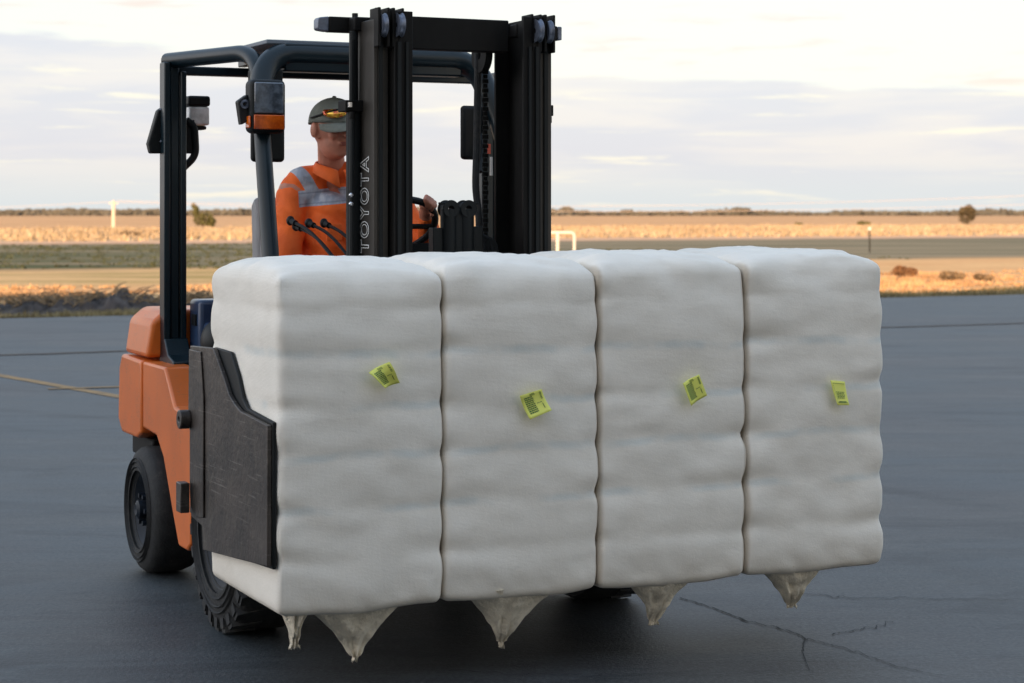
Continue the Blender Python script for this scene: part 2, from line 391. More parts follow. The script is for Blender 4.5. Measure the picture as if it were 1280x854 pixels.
for (cx_, cy_, rad, wd) in ((6.5, -3.0, 13.2, .16), (6.5, -3.0, 14.7, .16), (-14.0, 2.0, 17.5, .14), (-14.0, 2.0, 18.9, .14), (2.0, 30.0, 19.5, .2)):
    dx = t.math('SUBTRACT', px_, cx_); dy = t.math('SUBTRACT', py_, cy_)
    rr_ = t.math('SQRT', t.math('ADD', t.math('MULTIPLY', dx, dx), t.math('MULTIPLY', dy, dy)))
    rr_ = t.math('ABSOLUTE', t.math('SUBTRACT', rr_, rad)); f_ = t.math('MULTIPLY', t.step(rr_, wd, wd*.4), t.step(a1, .36, .62))
    c = t.mix(t.math('MULTIPLY', f_, .42), c, (.010, .011, .013))
vo = t.node('ShaderNodeTexVoronoi'); t.put(vo.inputs['Vector'], oc); vo.inputs['Scale'].default_value = .9
spot = t.step(vo.outputs[0], .024, .014); c = t.mix(t.math('MULTIPLY', spot, .8), c, (.012, .012, .012))
t.put(b.inputs['Base Color'], c)
t.put(b.inputs['Roughness'], t.math('ADD', .56, t.math('MULTIPLY', t.math('SUBTRACT', a1, .5), .35)))
b.inputs['Specular IOR Level'].default_value = .55
bn = t.node('ShaderNodeBump'); bn.inputs['Strength'].default_value = .6; bn.inputs['Distance'].default_value = .006
t.put(bn.inputs['Height'], t.math('ADD', a2, t.math('MULTIPLY', a1, 2.5))); t.put(b.inputs['Normal'], bn.outputs[0])
mb = MB(); ne = 160; top = []
for i in range(ne+1):
    e = -60+150*i/ne; top.append(en(e, EN+.12*noise.noise(Vector((e*.9, 0, 0)))+.05*noise.noise(Vector((e*4, 3, 0)))))
poly = [en(-60, -26)]+[en(90, -26)]+top[::-1]
n = len(poly); mb.add(poly+[p-Vector((0, 0, .1)) for p in poly], [tuple(range(n))]+[(i, (i+1) % n, (i+1) % n+n, i+n) for i in range(n)])
tag(link('pavement', tomesh('pavement', mb, smooth=0), am), kind='structure')

def strip(pts, w, z):
    mb = MB(); vs = []; pts = [Vector(p) for p in pts]
    for i, p in enumerate(pts):
        d = (pts[min(i+1, len(pts)-1)]-pts[max(i-1, 0)]).normalized(); s_ = Vector((-d.y, d.x, 0))
        ww = w[i] if isinstance(w, list) else w
        vs += [p+s_*ww/2+Vector((0, 0, z)), p-s_*ww/2+Vector((0, 0, z))]
    return mb.add(vs, [(2*i, 2*i+1, 2*i+3, 2*i+2) for i in range(len(pts)-1)])
def sub(a, b, k, j=.0):
    a, b = Vector(a), Vector(b); return [a.lerp(b, i/k)+Vector((0, random.uniform(-j, j), 0)) for i in range(k+1)]
a, b2 = gp(-120, 447), gp(1400, 400)
obj('road_marking', strip(sub(gp(-160, 441), gp(260, 516), 30, .012), .13, .004), 'yellow')['kind'] = 'structure'
obj('road_marking', strip(sub(gp(60, 487), gp(420, 476), 30, .012), .10, .008), 'yellow')['kind'] = 'structure'
obj('pavement_joint', strip(sub(gp(-160, 449.5), gp(1480, 398), 80, .05), .16, .006), 'tar')['kind'] = 'structure'
def crack(pp, w):
    pts = [gp(*p) for p in pp]; out = []
    for i in range(len(pts)-1):
        for j in range(24):
            q = pts[i].lerp(pts[i+1], j/24); s_ = len(out)*.21
            out.append(q+Vector((0, .05*noise.noise(Vector((s_, w*900, 0)))+.018*noise.noise(Vector((s_*4, 2, w*900))), 0)))
    ws = [w*(.55+1.1*abs(noise.noise(Vector((i*.35, 9, w*700)))))*(1-.6*i/len(out)) for i in range(len(out))]
    obj('pavement_crack', strip(out, ws, .004), 'crack')['kind'] = 'structure'
crack([(850, 748), (880, 757), (930, 776), (985, 789), (1010, 800), (1060, 812), (1120, 834), (1180, 846)], .011)
crack([(1005, 797), (1003, 815), (1012, 840)], .007)
crack([(1000, 742), (1060, 748), (1160, 749), (1290, 751)], .009)
crack([(1040, 795), (1090, 785), (1118, 777)], .008)
crack([(560, 838), (700, 846), (800, 842)], .005)

# ------------------------------------------------------------------ unseen shed added behind the camera, its bays shaped to shade the yard
t_ = bpy.data.objects.new('shade_shed', None); C.objects.link(t_); t_.location = en(-25, -14.5); t_.rotation_euler = (0, 0, math.atan2(EDGE.y, EDGE.x))
tag(t_, 'unseen long pale ribbed metal shed added to shade the yard', 'shed')
def bay(e0, e1, h, nm):
    mb = MB()
    for s_ in (-1, 1):
        y0 = s_*6.5; x_ = e0
        mb.box((e0, y0-.1, 0), (e1, y0+.1, h-.05))
        while x_ < e1-.3: mb.box((x_, y0+s_*.1, .1), (x_+.25, y0+s_*.15, h-.3)); x_ += 1.0
    for xx in (e0, e1): mb.box((xx-.1, -6.6, 0), (xx+.1, 6.6, h-.06))
    obj('wall', mb, 'metalwall', t_)
    obj('roof', MB().prism([(-7, h-.04), (0, h+.55), (7, h-.04), (7, h), (0, h+.62), (-7, h)], 'x', e0-.2, e1+.2), 'metalwall', t_)
bay(-1, 34, 12.7, 'long'); bay(-26, -1.5, 14.8, 'tall')
for k in range(2): obj('roller_door', MB().box((4+k*16, 6.66, 0), (10+k*16, 6.72, 5)), 'darkdoor', t_)

# ------------------------------------------------------------------ vegetation
def tufts(name, m, n, e0, e1, n0, n1, h, w, blades=5, seed=1, keep=None, label=None):
    r = np.random.default_rng(seed)
    e = r.uniform(e0, e1, n); q = r.uniform(n0, n1, n)
    cl = np.array([noise.noise(Vector((a*.28, b_*.5, seed))) for a, b_ in zip(e, q)])
    k = cl > r.uniform(-.35, .25, n)
    if keep is not None: k &= keep(e, q)
    e, q, cl = e[k], q[k], cl[k]; n = len(e)
    X = EDGE.x*e+NRM.x*q; Y = EDGE.y*e+NRM.y*q
    hh = h*(.6+.9*np.clip(cl+.3, 0, 1))*r.uniform(.6, 1.3, n)
    V = np.zeros((n, blades, 3, 3)); 
    a = r.uniform(0, 2*np.pi, (n, blades)); sp = r.uniform(.1, 1, (n, blades))*w; lean = r.uniform(.1, .7, (n, blades))
    bx = X[:, None]+np.cos(a)*sp*.5; by = Y[:, None]+np.sin(a)*sp*.5
    bw = w*.10
    V[..., 0, 0] = bx-np.sin(a)*bw; V[..., 0, 1] = by+np.cos(a)*bw; V[..., 0, 2] = -.06
    V[..., 1, 0] = bx+np.sin(a)*bw; V[..., 1, 1] = by-np.cos(a)*bw; V[..., 1, 2] = -.06
    H = hh[:, None]*r.uniform(.5, 1.1, (n, blades))
    V[..., 2, 0] = bx+np.cos(a)*lean*H; V[..., 2, 1] = by+np.sin(a)*lean*H; V[..., 2, 2] = H-.06
    V = V.reshape(-1, 3); Fc = np.arange(len(V)).reshape(-1, 3)
    o = npmesh(name, V, Fc, m); tag(o, label, 'grass', kind='stuff'); return o
tufts('verge_grass', 'vergegrass', 14000, -5, 45, EN+.05, EN+3.0, .10, .16, seed=2, label='dull grass verge along the edge of the pavement')
tufts('dry_grass', 'drygrass', 26000, -12, 60, EN+3, EN+14, .08, .22, seed=3, label='dry orange grass in low sun beyond the verge')
tufts('green_grass', 'greengrass', 11000, -40, 75, 58, 106, .09, .45, seed=4, keep=lambda e, q: e < 48-rng.uniform(0, 12, len(e)), label='dull green grass strip in the middle distance')
tufts('straw_grass', 'strawgrass', 34000, -110, 190, 119, 215, .33, .9, seed=5, label='tall pale straw grass before the ploughed field')

def leaves(c, r, n, size, rr, squash=1):
    vs = np.zeros((n, 4, 3))
    d = rr.normal(size=(n, 3)); d /= np.linalg.norm(d, axis=1)[:, None]; rad = rr.uniform(.25, 1, n)**.5
    p = np.array(c)+d*rad[:, None]*np.array(r)
    a = rr.normal(size=(n, 3)); a /= np.linalg.norm(a, axis=1)[:, None]; bb = np.cross(a, rr.normal(size=(n, 3))); bb /= np.linalg.norm(bb, axis=1)[:, None]
    s_ = size*rr.uniform(.5, 1.3, n)[:, None]
    vs[:, 0] = p-a*s_; vs[:, 1] = p-bb*s_*.5; vs[:, 2] = p+a*s_; vs[:, 3] = p+bb*s_*.5
    return vs.reshape(-1, 3)
def tree(name, base, clumps, leafm, size, per, label, cat, group=None, trunk=True, seed=0):
    root = bpy.data.objects.new(name, None); C.objects.link(root); root.location = base
    tag(root, label, cat, group); rr = np.random.default_rng(seed)
    V = np.concatenate([leaves(c_, r_, per, size, rr) for c_, r_ in clumps])
    npmesh('crown', V, np.arange(len(V)).reshape(-1, 4), leafm, root)
    if trunk:
        mb = MB(); mx = clumps[0][0]
        hgt = max(c_[2] for c_, r_ in clumps)
        mb.tube([(0, 0, -.06), (.03*hgt, 0, .25*hgt), (-.01, .01, .6*hgt)], [.05*hgt, .035*hgt, .015*hgt], 7)
        for c_, r_ in clumps: mb.tube([(.03*hgt, 0, .2*hgt), (c_[0]*.5, c_[1]*.5, (.2*hgt+c_[2])*.5), c_], [.022*hgt, .015*hgt, .006*hgt], 5)
        obj('trunk', mb, 'bark', root)
    return root
Z = 250; s_ = Z/F
b0 = gp(253, 283.5); sc = b0.y/F
tree('tree', b0, [((-8*sc, 0, 20*sc), (4*sc, 5*sc, 7*sc)), ((-11*sc, 0, 26*sc), (2.5*sc, 2*sc, 3.5*sc)), ((-4*sc, 0, 10*sc), (8*sc, 7*sc, 9*sc)), ((5*sc, 0, 10*sc), (9*sc, 8*sc, 10*sc)), ((11*sc, 0, 6*sc), (6*sc, 6*sc, 7*sc))], 'leaf', .16, 420, 'lopsided olive green tree with a spike on its left side', 'tree', seed=1)
b0 = gp(1208, 282); sc = b0.y/F
tree('tree', b0, [((0, 0, 12*sc), (11*sc, 9*sc, 12*sc)), ((3*sc, 0, 21*sc), (6*sc, 6*sc, 5*sc)), ((-5*sc, 0, 17*sc), (5*sc, 5*sc, 6*sc)), ((6*sc, 0, 14*sc), (6*sc, 6*sc, 8*sc))], 'leaf2', .16, 420, 'round brownish tree standing in the field at right', 'tree', seed=2)
for (px, py, w, h, m, lab, sd_) in [(1080, 281, 9, 4, 'leaf', 'small green bush in the far field left of the round tree', 3), (998, 281.5, 5, 2.5, 'leaf', 'tiny green bush in the far field above the third bale', 4),
    (162, 295, 15, 6, 'scrub2', 'low grey green bush in the straw grass by the pole', 5), (1131, 345, 17, 13, 'scrub', 'rusty brown shrub just right of the last bale', 6),
    (1190, 349, 18, 10, 'scrub2', 'wide brown shrub in the middle of three at right', 7), (1229, 349.5, 14, 7, 'scrub2', 'grey green shrub farthest right of the three roadside shrubs', 8)]:
    b0 = gp(px, py); sc = b0.y/F
    tree('shrub' if py > 300 else 'bush', b0, [((0, 0, h*.35*sc), (w*sc, w*.8*sc, h*.55*sc)), ((-w*.35*sc, 0, h*.55*sc), (w*.5*sc, w*.5*sc, h*.45*sc)), ((w*.4*sc, 0, h*.4*sc), (w*.55*sc, w*.5*sc, h*.4*sc))], m, 1.6*sc if py < 300 else 1.8*sc, 420, lab, 'shrub', group='shrubs beside the pavement' if py > 300 else 'bushes in the far field', trunk=py > 300, seed=sd_)
# far tree line
n = 26000; r = rng; X = r.uniform(-620, 620, n)
prof = np.array([max(.12, .62+.45*noise.noise(Vector((x_*.02, 0, 0)))+.7*noise.noise(Vector((x_*.11, 5, 0)))+(-.12 if x_ > 80 else .1)) for x_ in X])
Zc = r.uniform(1440, 1560, n); H = prof*r.uniform(0, 1, n)**.8*5.2
V = np.zeros((n, 4, 3)); sz_ = r.uniform(.7, 1.8, n); ph = r.uniform(0, 3.14, n)
for k in range(4):
    an = ph+k*np.pi/2; V[:, k, 0] = X+np.cos(an)*sz_; V[:, k, 1] = Zc+np.cos(an)*sz_*r.uniform(-1, 1, n); V[:, k, 2] = np.maximum(H+np.sin(an)*sz_*.7, -.06)
o = npmesh('far_tree_line', V.reshape(-1, 3), np.arange(4*n).reshape(-1, 4), 'farleaf'); tag(o, 'thin dark line of distant trees on the horizon', 'trees', kind='stuff')

# brush pile at left
def mound(cx, cy_, rx, ry, h, seed, n=60):
    mb = MB(); vs = []; 
    for i in range(n+1):
        for j in range(n//2+1):
            a = -1+2*i/n; c_ = -1+4*j/n; rr = math.sqrt(a*a+c_*c_)
            f = max(0, 1-rr*rr)**.7
            z_ = h*f*(.55+.55*noise.noise(Vector((a*3.5, c_*2, seed)))+.35*noise.noise(Vector((a*11, c_*8, seed)))+.2*noise.noise(Vector((a*30, c_*20, seed))))
            vs.append((cx+a*rx, cy_+c_*ry, z_-.08))
    m_ = n//2+1
    return mb.add(vs, [(i*m_+j, (i+1)*m_+j, (i+1)*m_+j+1, i*m_+j+1) for i in range(n) for j in range(n//2)])
for k, (px, py, rpx, hpx, lab) in enumerate([(122, 389, 70, 30, 'dark brush and dirt pile beside the rear leg of the forklift'), (30, 391, 75, 20, 'low dark dirt heap at the left edge of the photo'), (237, 387, 45, 17, 'low dark brush pile seen behind the forklift rear leg')]):
    g = gp(px, py); sc = g.y/F; g.y += 1.6
    root = bpy.data.objects.new('brush_pile', None); C.objects.link(root); root.location = g
    tag(root, lab, 'brush pile', 'brush piles beyond the pavement')
    obj('dirt_mound', mound(0, 0, rpx*sc, 1.3, hpx*sc*1.15, k+3), 'char', root, smooth=60)
    mb = MB()
    for i in range(110):
        x_ = random.uniform(-.8, .8)*rpx*sc; y_ = random.uniform(-.6, .6); ln = random.uniform(.15, .6); an = random.uniform(0, 6.28); up = random.uniform(-.1, .5)
        z_ = hpx*sc*.5*max(0, 1-(x_/(rpx*sc))**2)*random.uniform(.3, 1.3)
        a = Vector((x_, y_, z_)); d_ = Vector((math.cos(an), math.sin(an)*.5, up))*ln
        mb.tube([a, a+d_*.5+Vector((0, 0, random.uniform(0, .08))), a+d_], [.012, .009, .004], 5)
    obj('twigs', mb, 'scrub2', root)

# ------------------------------------------------------------------ poles, wires, gate
def pole(px, py, top, lab, w=.42):
    g = gp(px, py); sc = g.y/F; h = (py-top)*sc
    root = bpy.data.objects.new('power_pole', None); C.objects.link(root); root.location = g; tag(root, lab, 'pole', 'power poles')
    obj('post', MB().tube([(0, 0, -.06), (0, 0, h*.5), (0, 0, h)], [w/2, w*.47, w*.42], 12), 'pole', root)
    obj('crossarm', MB().box((-.5, -.05, h-.35), (.5, .05, h-.22)), 'pole', root)
    return g+Vector((0, 0, h))
p1 = pole(142, 285, 251, 'stout pale power pole standing in the straw grass at left')
def wire(a, b_, sag, lab):
    a, b_ = Vector(a), Vector(b_); pts = [a.lerp(b_, i/40)-Vector((0, 0, sag*4*(i/40)*(1-i/40))) for i in range(41)]
    o = obj('power_line', MB().tube(pts, .022, 6), 'wire'); tag(o, lab, 'cable', 'power lines over the fields')
Zp = p1.y
ends = [(-420, 262, 1.0), (1750, 232, 0)]
wire(p1+Vector((-.4, 0, -.15)), wp(-420, 266, Zp), .4, 'pale power line running left from the stout pole')
wire(p1+Vector((.4, 0, -.15)), wp(1900, 222, Zp*1.05), 2.3, 'lower pale power line running right from the stout pole')
wire(p1+Vector((.4, 0.1, .0)), wp(1900, 206, Zp*1.05), 2.3, 'upper pale power line running right from the stout pole')
# white pipe rail
Zr = 58.0
a = wp(640, 291, Zr); c_ = wp(718, 291, Zr)
mb = MB().tube(fillet([(a.x, Zr, -.06), (a.x, Zr, a.z), (c_.x, Zr, c_.z), (c_.x, Zr, -.06)], .12), .042, 10).tube([(wp(697, 291, Zr).x, Zr, -.06), (wp(697, 291, Zr).x, Zr, a.z)], .05, 8)
for v_ in mb.v: v_.x -= a.x; v_.y -= Zr
o = obj('pipe_rail', mb, 'white'); o.location = (a.x, Zr, 0); tag(o, 'white painted pipe rail standing in the grass behind the mast', 'rail')
g = gp(1087, 314); sc = g.y/F
root = bpy.data.objects.new('marker_post', None); C.objects.link(root); root.location = g; tag(root, 'thin grey marker post with white top above the last bale', 'post')
obj('post', MB().box((-.03, -.02, -.06), (.03, .02, 26*sc)), 'plastic', root); obj('post_cap', MB().box((-.06, -.025, 26*sc), (.06, .025, 30*sc)), 'white', root)

# ------------------------------------------------------------------ cotton bales
ZB = .297
BX = [0, .587, 1.178, 1.779, 2.382]
def bale_mesh(w, d, h, seed, ends):
    nx, ny, nz_ = 44, 40, 96
    mb = MB(); idx = {}
    def sgrid(n): return [0.5-0.5*math.cos(math.pi*i/n)*.35-.5*.65*(1-2*i/n) for i in range(n+1)]
    gx, gy, gz = sgrid(nx), sgrid(ny), sgrid(nz_)
    V, Fc = [], []
    def vid(i, j, k):
        if (i, j, k) not in idx: idx[(i, j, k)] = len(V); V.append((gx[i], gy[j], gz[k]))
        return idx[(i, j, k)]
    for i in range(nx):
        for j in range(ny):
            Fc.append((vid(i, j, 0), vid(i, j+1, 0), vid(i+1, j+1, 0), vid(i+1, j, 0))); Fc.append((vid(i, j, nz_), vid(i+1, j, nz_), vid(i+1, j+1, nz_), vid(i, j+1, nz_)))
    for k in range(nz_):
        for i in range(nx):
            Fc.append((vid(i, 0, k), vid(i+1, 0, k), vid(i+1, 0, k+1), vid(i, 0, k+1))); Fc.append((vid(i, ny, k), vid(i, ny, k+1), vid(i+1, ny, k+1), vid(i+1, ny, k)))
        for j in range(ny):
            Fc.append((vid(0, j, k), vid(0, j, k+1), vid(0, j+1, k+1), vid(0, j+1, k))); Fc.append((vid(nx, j, k), vid(nx, j+1, k), vid(nx, j+1, k+1), vid(nx, j, k+1)))
    out = []
    so = Vector((seed*7.3, seed*2.1, seed*4.7))
    for (a, b_, c_) in V:
        x = (a-.5)*w; y = b_*d; z = c_*h
        # rounded box
        r = .027
        q = Vector((x, y-d/2, z-h/2)); hx, hy, hz = w/2, d/2, h/2
        rx = r if True else 0
        cl = Vector((max(-hx+r, min(hx-r, q.x)), max(-hy+r, min(hy-r, q.y)), max(-hz+r*1.1, min(hz-r*1.1, q.z))))
        dq = q-cl
        if dq.length > 1e-6:
            dn = dq.normalized(); q2 = cl+Vector((dn.x*r, dn.y*r, dn.z*r*1.1))
            # grid points on one flat face already sit on the surface; this pulls edges and corners in
            q = q2
        u, v_ = q.x/hx, q.y/hy; zz = (q.z+hz)/h
        # strap pinches; straps drawn inwards, cloth swells between
        p = 0
        for tk in TIES:
            tz = tk+.022*noise.noise(Vector((u*1.2, v_*1.2, tk*30))+so)
            dd = abs(zz-tz)*h
            p += math.exp(-(dd/.030)**2)
        sw = 0
        tt = [0]+TIES+[1]
        for m_ in range(len(tt)-1):
            if tt[m_] <= zz <= tt[m_+1]: sw = math.sin(math.pi*(zz-tt[m_])/(tt[m_+1]-tt[m_]))
        # radial scale of the section
        side = max(abs(u), abs(v_)); corner = min(abs(u), abs(v_))
        amt = (-.0030*p+.0024*sw)*max(.15, 1+1.5*noise.noise(Vector((u*1.3, v_*1.3, zz*5))+so*1.7))
        amt *= .5+.9*corner**3
        amt *= 1.0+.6*noise.noise(Vector((u*1.5, v_*1.5, zz*9))+so)
        fx = 1 if abs(u) > .96 else 0
        q.x += amt*(u/max(side, 1e-3) if abs(u) >= abs(v_)*.98 else u*.6) * (1.0 if side > .9 else side)
        q.y += amt*(v_/max(side, 1e-3) if abs(v_) >= abs(u)*.98 else v_*.6) * (1.0 if side > .9 else side)*1.4
        # front and back swell gently
        q.y += math.copysign(.012*(1-u*u), v_)*max(0, (abs(v_)-.9)/.1)*max(0, math.sin(math.pi*zz))**.5
        # lumps
        nn = noise.noise(Vector((q.x*3, q.y*3, q.z*4))+so)*.008+noise.noise(Vector((q.x*9, q.y*9, q.z*14))+so)*.0050
        nw = noise.noise(Vector((q.x*4, q.y*6, q.z*26))+so)*.0007
        topz = max(0, (zz-.86)/.14); 
        nrm = Vector((u if abs(u) > .95 else 0, v_ if abs(v_) > .95 else 0, 0))
        q += nrm*(nn*(.25 if abs(u) > .95 else 1)+nw)
        # top: pulled drapes and a low dome
        fold = noise.noise(Vector((q.x*5+q.y*2, q.y*11, 3))+so)
        ridge = abs(noise.noise(Vector((q.x*7, q.y*16+q.x*5, 8))+so))
        if zz > .9:
            q.z += .044*(1-u**8)*(1-v_**6)*((zz-.9)/.1)+(.016*fold-.012*ridge+.008)*(1-.5*side**6)*((zz-.9)/.1)
            q.y += topz*.012*noise.noise(Vector((q.x*9, 2, q.z*6))+so)
        q.y += v_*(-.018*topz**2)*(1+1.2*noise.noise(Vector((q.x*6, 1, q.z*9))+so))
        # bottom sags with folds drawn towards the flap
        bz = max(0, (.13-zz)/.13)
        if bz > 0:
            q.z -= bz*(.014*(1-u*u))*(1+noise.noise(Vector((q.x*6, 7, 0))+so)); q.y += v_**3*(-.010*bz*bz+.008*bz*noise.noise(Vector((q.x*14+q.z*10, 7, q.z*9))+so))
        out.append((q.x, q.y+d/2, q.z+hz))
    me = bpy.data.meshes.new('cotton_bale'); me.from_pydata(out, [], Fc)
    me.polygons.foreach_set('use_smooth', [True]*len(me.polygons)); me.update()
    return me
DEP = .8125
tags_px = [[(458.8, 465.7), (485, 452), (498.6, 478.3), (480.3, 485.3)], [(648.7, 494.7), (675.9, 486.2), (687.6, 512.5), (660.4, 524.2)],
           [(852, 479), (872, 467.8), (882, 494), (862.3, 507.1)], [(1038, 475.3), (1056, 477), (1059.6, 506.2), (1045, 506.2)]]
flaps = [[(345, 766, 384, 776, 368, 810, 10, .074), (386, 772, 502, 762, 443, 826, 5, .074)], [(583, 752, 692, 744, 627, 809, 4, .074)],
         [(786, 738, 868, 728, 817, 781, 9, .074), ], [(948, 722, 1028, 714, 990, 759, 12, .074)]]
blabels = ['white cloth wrapped cotton bale at the left end held by the clamp plate', 'white cotton bale second from left with the lowest square lime tag',
           'white cotton bale third from left with a folded lime tag', 'white cotton bale at the right end with a narrow upright lime tag']
def bilerp(c, u, v): return (c[0]*(1-u)+c[1]*u)*(1-v)+(c[3]*(1-u)+c[2]*u)*v
for i in range(4):
    w = BX[i+1]-BX[i]; xc = (BX[i]+BX[i+1])/2
    me = bale_mesh(w*.994, DEP, BH+[0, .006, .014, .019][i], i+1, (i == 0, i == 3))
    o = link('cotton_bale', me, 'bale'); org = Vector((xc, 0, ZB)); o.location = lw(org); o.rotation_euler = (0, 0, YAW)
    tag(o, blabels[i], 'cotton bale', 'cotton bales held in the forklift clamp')
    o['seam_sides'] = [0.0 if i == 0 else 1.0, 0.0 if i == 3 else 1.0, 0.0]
    # tag
    c = [pt(px, py, -.034)-org for px, py in tags_px[i]]
    mb = MB(); n = 10; vs = []
    def tp(u, v, lift=0):
        p = bilerp(c, u, v); bend = [.016*(u-.5)**2*4+.006*math.sin(5*v), .010*(v-.4)**2*4, .020*abs(u-.45), .012*v*v][i]
        return p+Vector((0, -bend-lift, 0))
    for a in range(n+1):
        for b_ in range(n+1): vs.append(tp(a/n, b_/n))
    mb.add(vs, [(a*(n+1)+b_, (a+1)*(n+1)+b_, (a+1)*(n+1)+b_+1, a*(n+1)+b_+1) for a in range(n) for b_ in range(n)])
    tg = obj('tag', mb, 'tag', o, smooth=60); sl = tg.modifiers.new('solid', 'SOLIDIFY'); sl.thickness = .0012
    mb = MB()
    def mark(u0, v0, u1, v1):
        mb.add([tp(u0, v0, .0022), tp(u1, v0, .0022), tp(u1, v1, .0022), tp(u0, v1, .0022)], [(0, 1, 2, 3)])
    rr = random.Random(i)
    if i < 3:                                   # faint print: a dark block of rows, a code strip, a line by the edge
        for k in range(9):
            v0 = .16+.078*k; u0 = .13
            while u0 < .50:
                l_ = rr.uniform(.03, .09); mark(u0, v0, min(u0+l_, .52), v0+.055); u0 += l_+.015
        for k in range(5): mark(.42+.045*k, .04, .42+.045*k+.02, .15)
        for k in range(11):
            mark(.84, .08+.03*k, .92, .08+.03*k+rr.choice([.010, .018]))
        for k in range(4): mark(.60+.06*k, .50, .635+.06*k, .535)
        mark(.80, .58, .83, .80)
    else:
        mark(.1, .10, .9, .115); mark(.1, .115, .112, .9); mark(.112, .888, .9, .9)
        for k in range(5):
            u0 = .2
            while u0 < .75: l_ = rr.uniform(.06, .16); mark(u0, .45+.06*k, min(.8, u0+l_), .48+.06*k); u0 += l_+.03
        mark(.2, .84, .8, .90)
    obj('print', mb, 'ink', tg, smooth=0)
    # cloth flaps under the front edge
    for (x0, y0, x1, y1, tx, ty, tipw, dep) in flaps[i]:
        A = pt(x0, y0, dep)-org; B = pt(x1, y1, dep)-org; T = pt(tx, ty, dep+.07)-org
        A.z += .045; B.z += .045
        nn_, mm = 36, 34; mb = MB(); vs = []; tw = tipw/F*6.8
        # outline as a folded cone: front sheet bulging towards the camera, back sheet behind it
        ring = []
        for j in range(mm+1):
            q = j/mm; qq = q**.92
            L_ = A.lerp(T-Vector((tw/2, 0, 0)), qq); Rr = B.lerp(T+Vector((tw/2, 0, 0)), qq)
            sag_ = .012*math.sin(math.pi*q)
            mid = (L_+Rr)/2; hw = max((Rr.x-L_.x)/2-sag_, tw*.35)
            if q > .90: hw = tw*.5*(1+.6*(q-.90)/.10)
            hw *= 1+.22*(1-q)**4
            dpt = .050*(1-q)+.010
            for k in range(nn_):
                an = 2*math.pi*k/nn_
                fx = math.cos(an); fy = math.sin(an)
                wr = 1+.42*noise.noise(Vector((an*2.2, q*2.0, i*3+tx))) + .20*noise.noise(Vector((an*7, q*5, tx)))
                p = Vector((mid.x+hw*fx, mid.y+dpt*fy*wr+.02*q*noise.noise(Vector((q*4, tx, 1))), mid.z+.5*(Rr.z-L_.z)*fx))
                p.y -= .010*math.sin(fx*9+q*6+tx)*(1-q*.4)
                p.z += (.008*noise.noise(Vector((an*3, q*6, tx)))) if q < .9 else .014*noise.noise(Vector((an*6, tx, 2)))*(q-.9)*10
                vs.append(p)
        fs = [(j*nn_+k, j*nn_+(k+1) % nn_, (j+1)*nn_+(k+1) % nn_, (j+1)*nn_+k) for j in range(mm) for k in range(nn_)]
        mb.add(vs, fs+[tuple(range(nn_))])
        fo = obj('cloth_flap', mb, 'flap', o, smooth=70)
        sl = fo.modifiers.new('solid', 'SOLIDIFY'); sl.thickness = .002

# ------------------------------------------------------------------ forklift
OC = Vector((1.04, 1.95, 0))
FK = bpy.data.objects.new('forklift', None); C.objects.link(FK); FK.location = lw(OC); FK.rotation_euler = (0, 0, YAW)
tag(FK, 'orange forklift with dark blue guard and black mast carrying four bales', 'forklift')
SPLIT = {'wheel_arch', 'tie_bar_end', 'bolt', 'pulley_cover', 'floor_step', 'tie_bar', 'hose_fitting', 'carriage', 'clamp_slide', 'crossmember', 'wear_strip', 'hood_latch', 'hose', 'work_lamp', 'cylinder_clamp', 'mast', 'overhead_guard', 'chassis'}
def pieces(mb):
    par = list(range(len(mb.v)))
    def find(a):
        while par[a] != a: par[a] = par[par[a]]; a = par[a]
        return a
    for f_ in mb.f:
        for b_ in f_[1:]: par[find(b_)] = find(f_[0])
    cl = {}
    for f_ in mb.f: cl.setdefault(find(f_[0]), []).append(f_)
    comps = []
    for fs in cl.values():
        m_ = MB(); ix = {}
        for f_ in fs:
            for a in f_:
                if a not in ix: ix[a] = len(m_.v); m_.v.append(mb.v[a])
            m_.f.append(tuple(ix[a] for a in f_))
        lo = [min(v[i] for v in m_.v)-.003 for i in range(3)]; hi = [max(v[i] for v in m_.v)+.003 for i in range(3)]
        comps.append([m_, lo, hi])
    i = 0                                        # shells whose boxes touch stay one piece
    while i < len(comps):
        j = i+1; hit = False
        while j < len(comps):
            a, b_ = comps[i], comps[j]
            if all(a[1][k] <= b_[2][k] and b_[1][k] <= a[2][k] for k in range(3)):
                a[0].add(b_[0].v, b_[0].f); a[1] = [min(p, q) for p, q in zip(a[1], b_[1])]; a[2] = [max(p, q) for p, q in zip(a[2], b_[2])]
                comps.pop(j); hit = True
            else: j += 1
        if not hit: i += 1
    return [c_[0] for c_ in comps]
def part(name, mb, m, parent=None, **kw):
    pcs = pieces(mb) if name in SPLIT else [mb]
    outs = [obj(name, p_, m, parent or FK, off=OC, **kw) for p_ in pcs]
    return outs[0]
XC = 1.04
def mir(x): return 2*XC-x
XL, XR = .20, mir(.20)

# chassis, hood, side panels, counterweight
part('chassis', MB().box((.46, .98, .16), (1.62, 3.0, .62)).box((.40, 1.45, .5), (1.68, 2.1, .75)), 'black', bevel=.02)
poly = [(2.60, .955), (2.22, .955), (2.06, .80), (1.99, .79), (1.80, .775), (1.78, .60), (1.80, .25), (1.86, .215), (1.99, .215), (2.10, .36), (2.24, .56), (2.36, .645), (2.60, .655)]
for s_ in (0, 1):
    a_, b_ = (XL, .34) if s_ == 0 else (mir(.34), XR)
    part('side_panel', MB().prism(poly, 'x', a_, b_), 'orange', bevel=.012, seg=3)
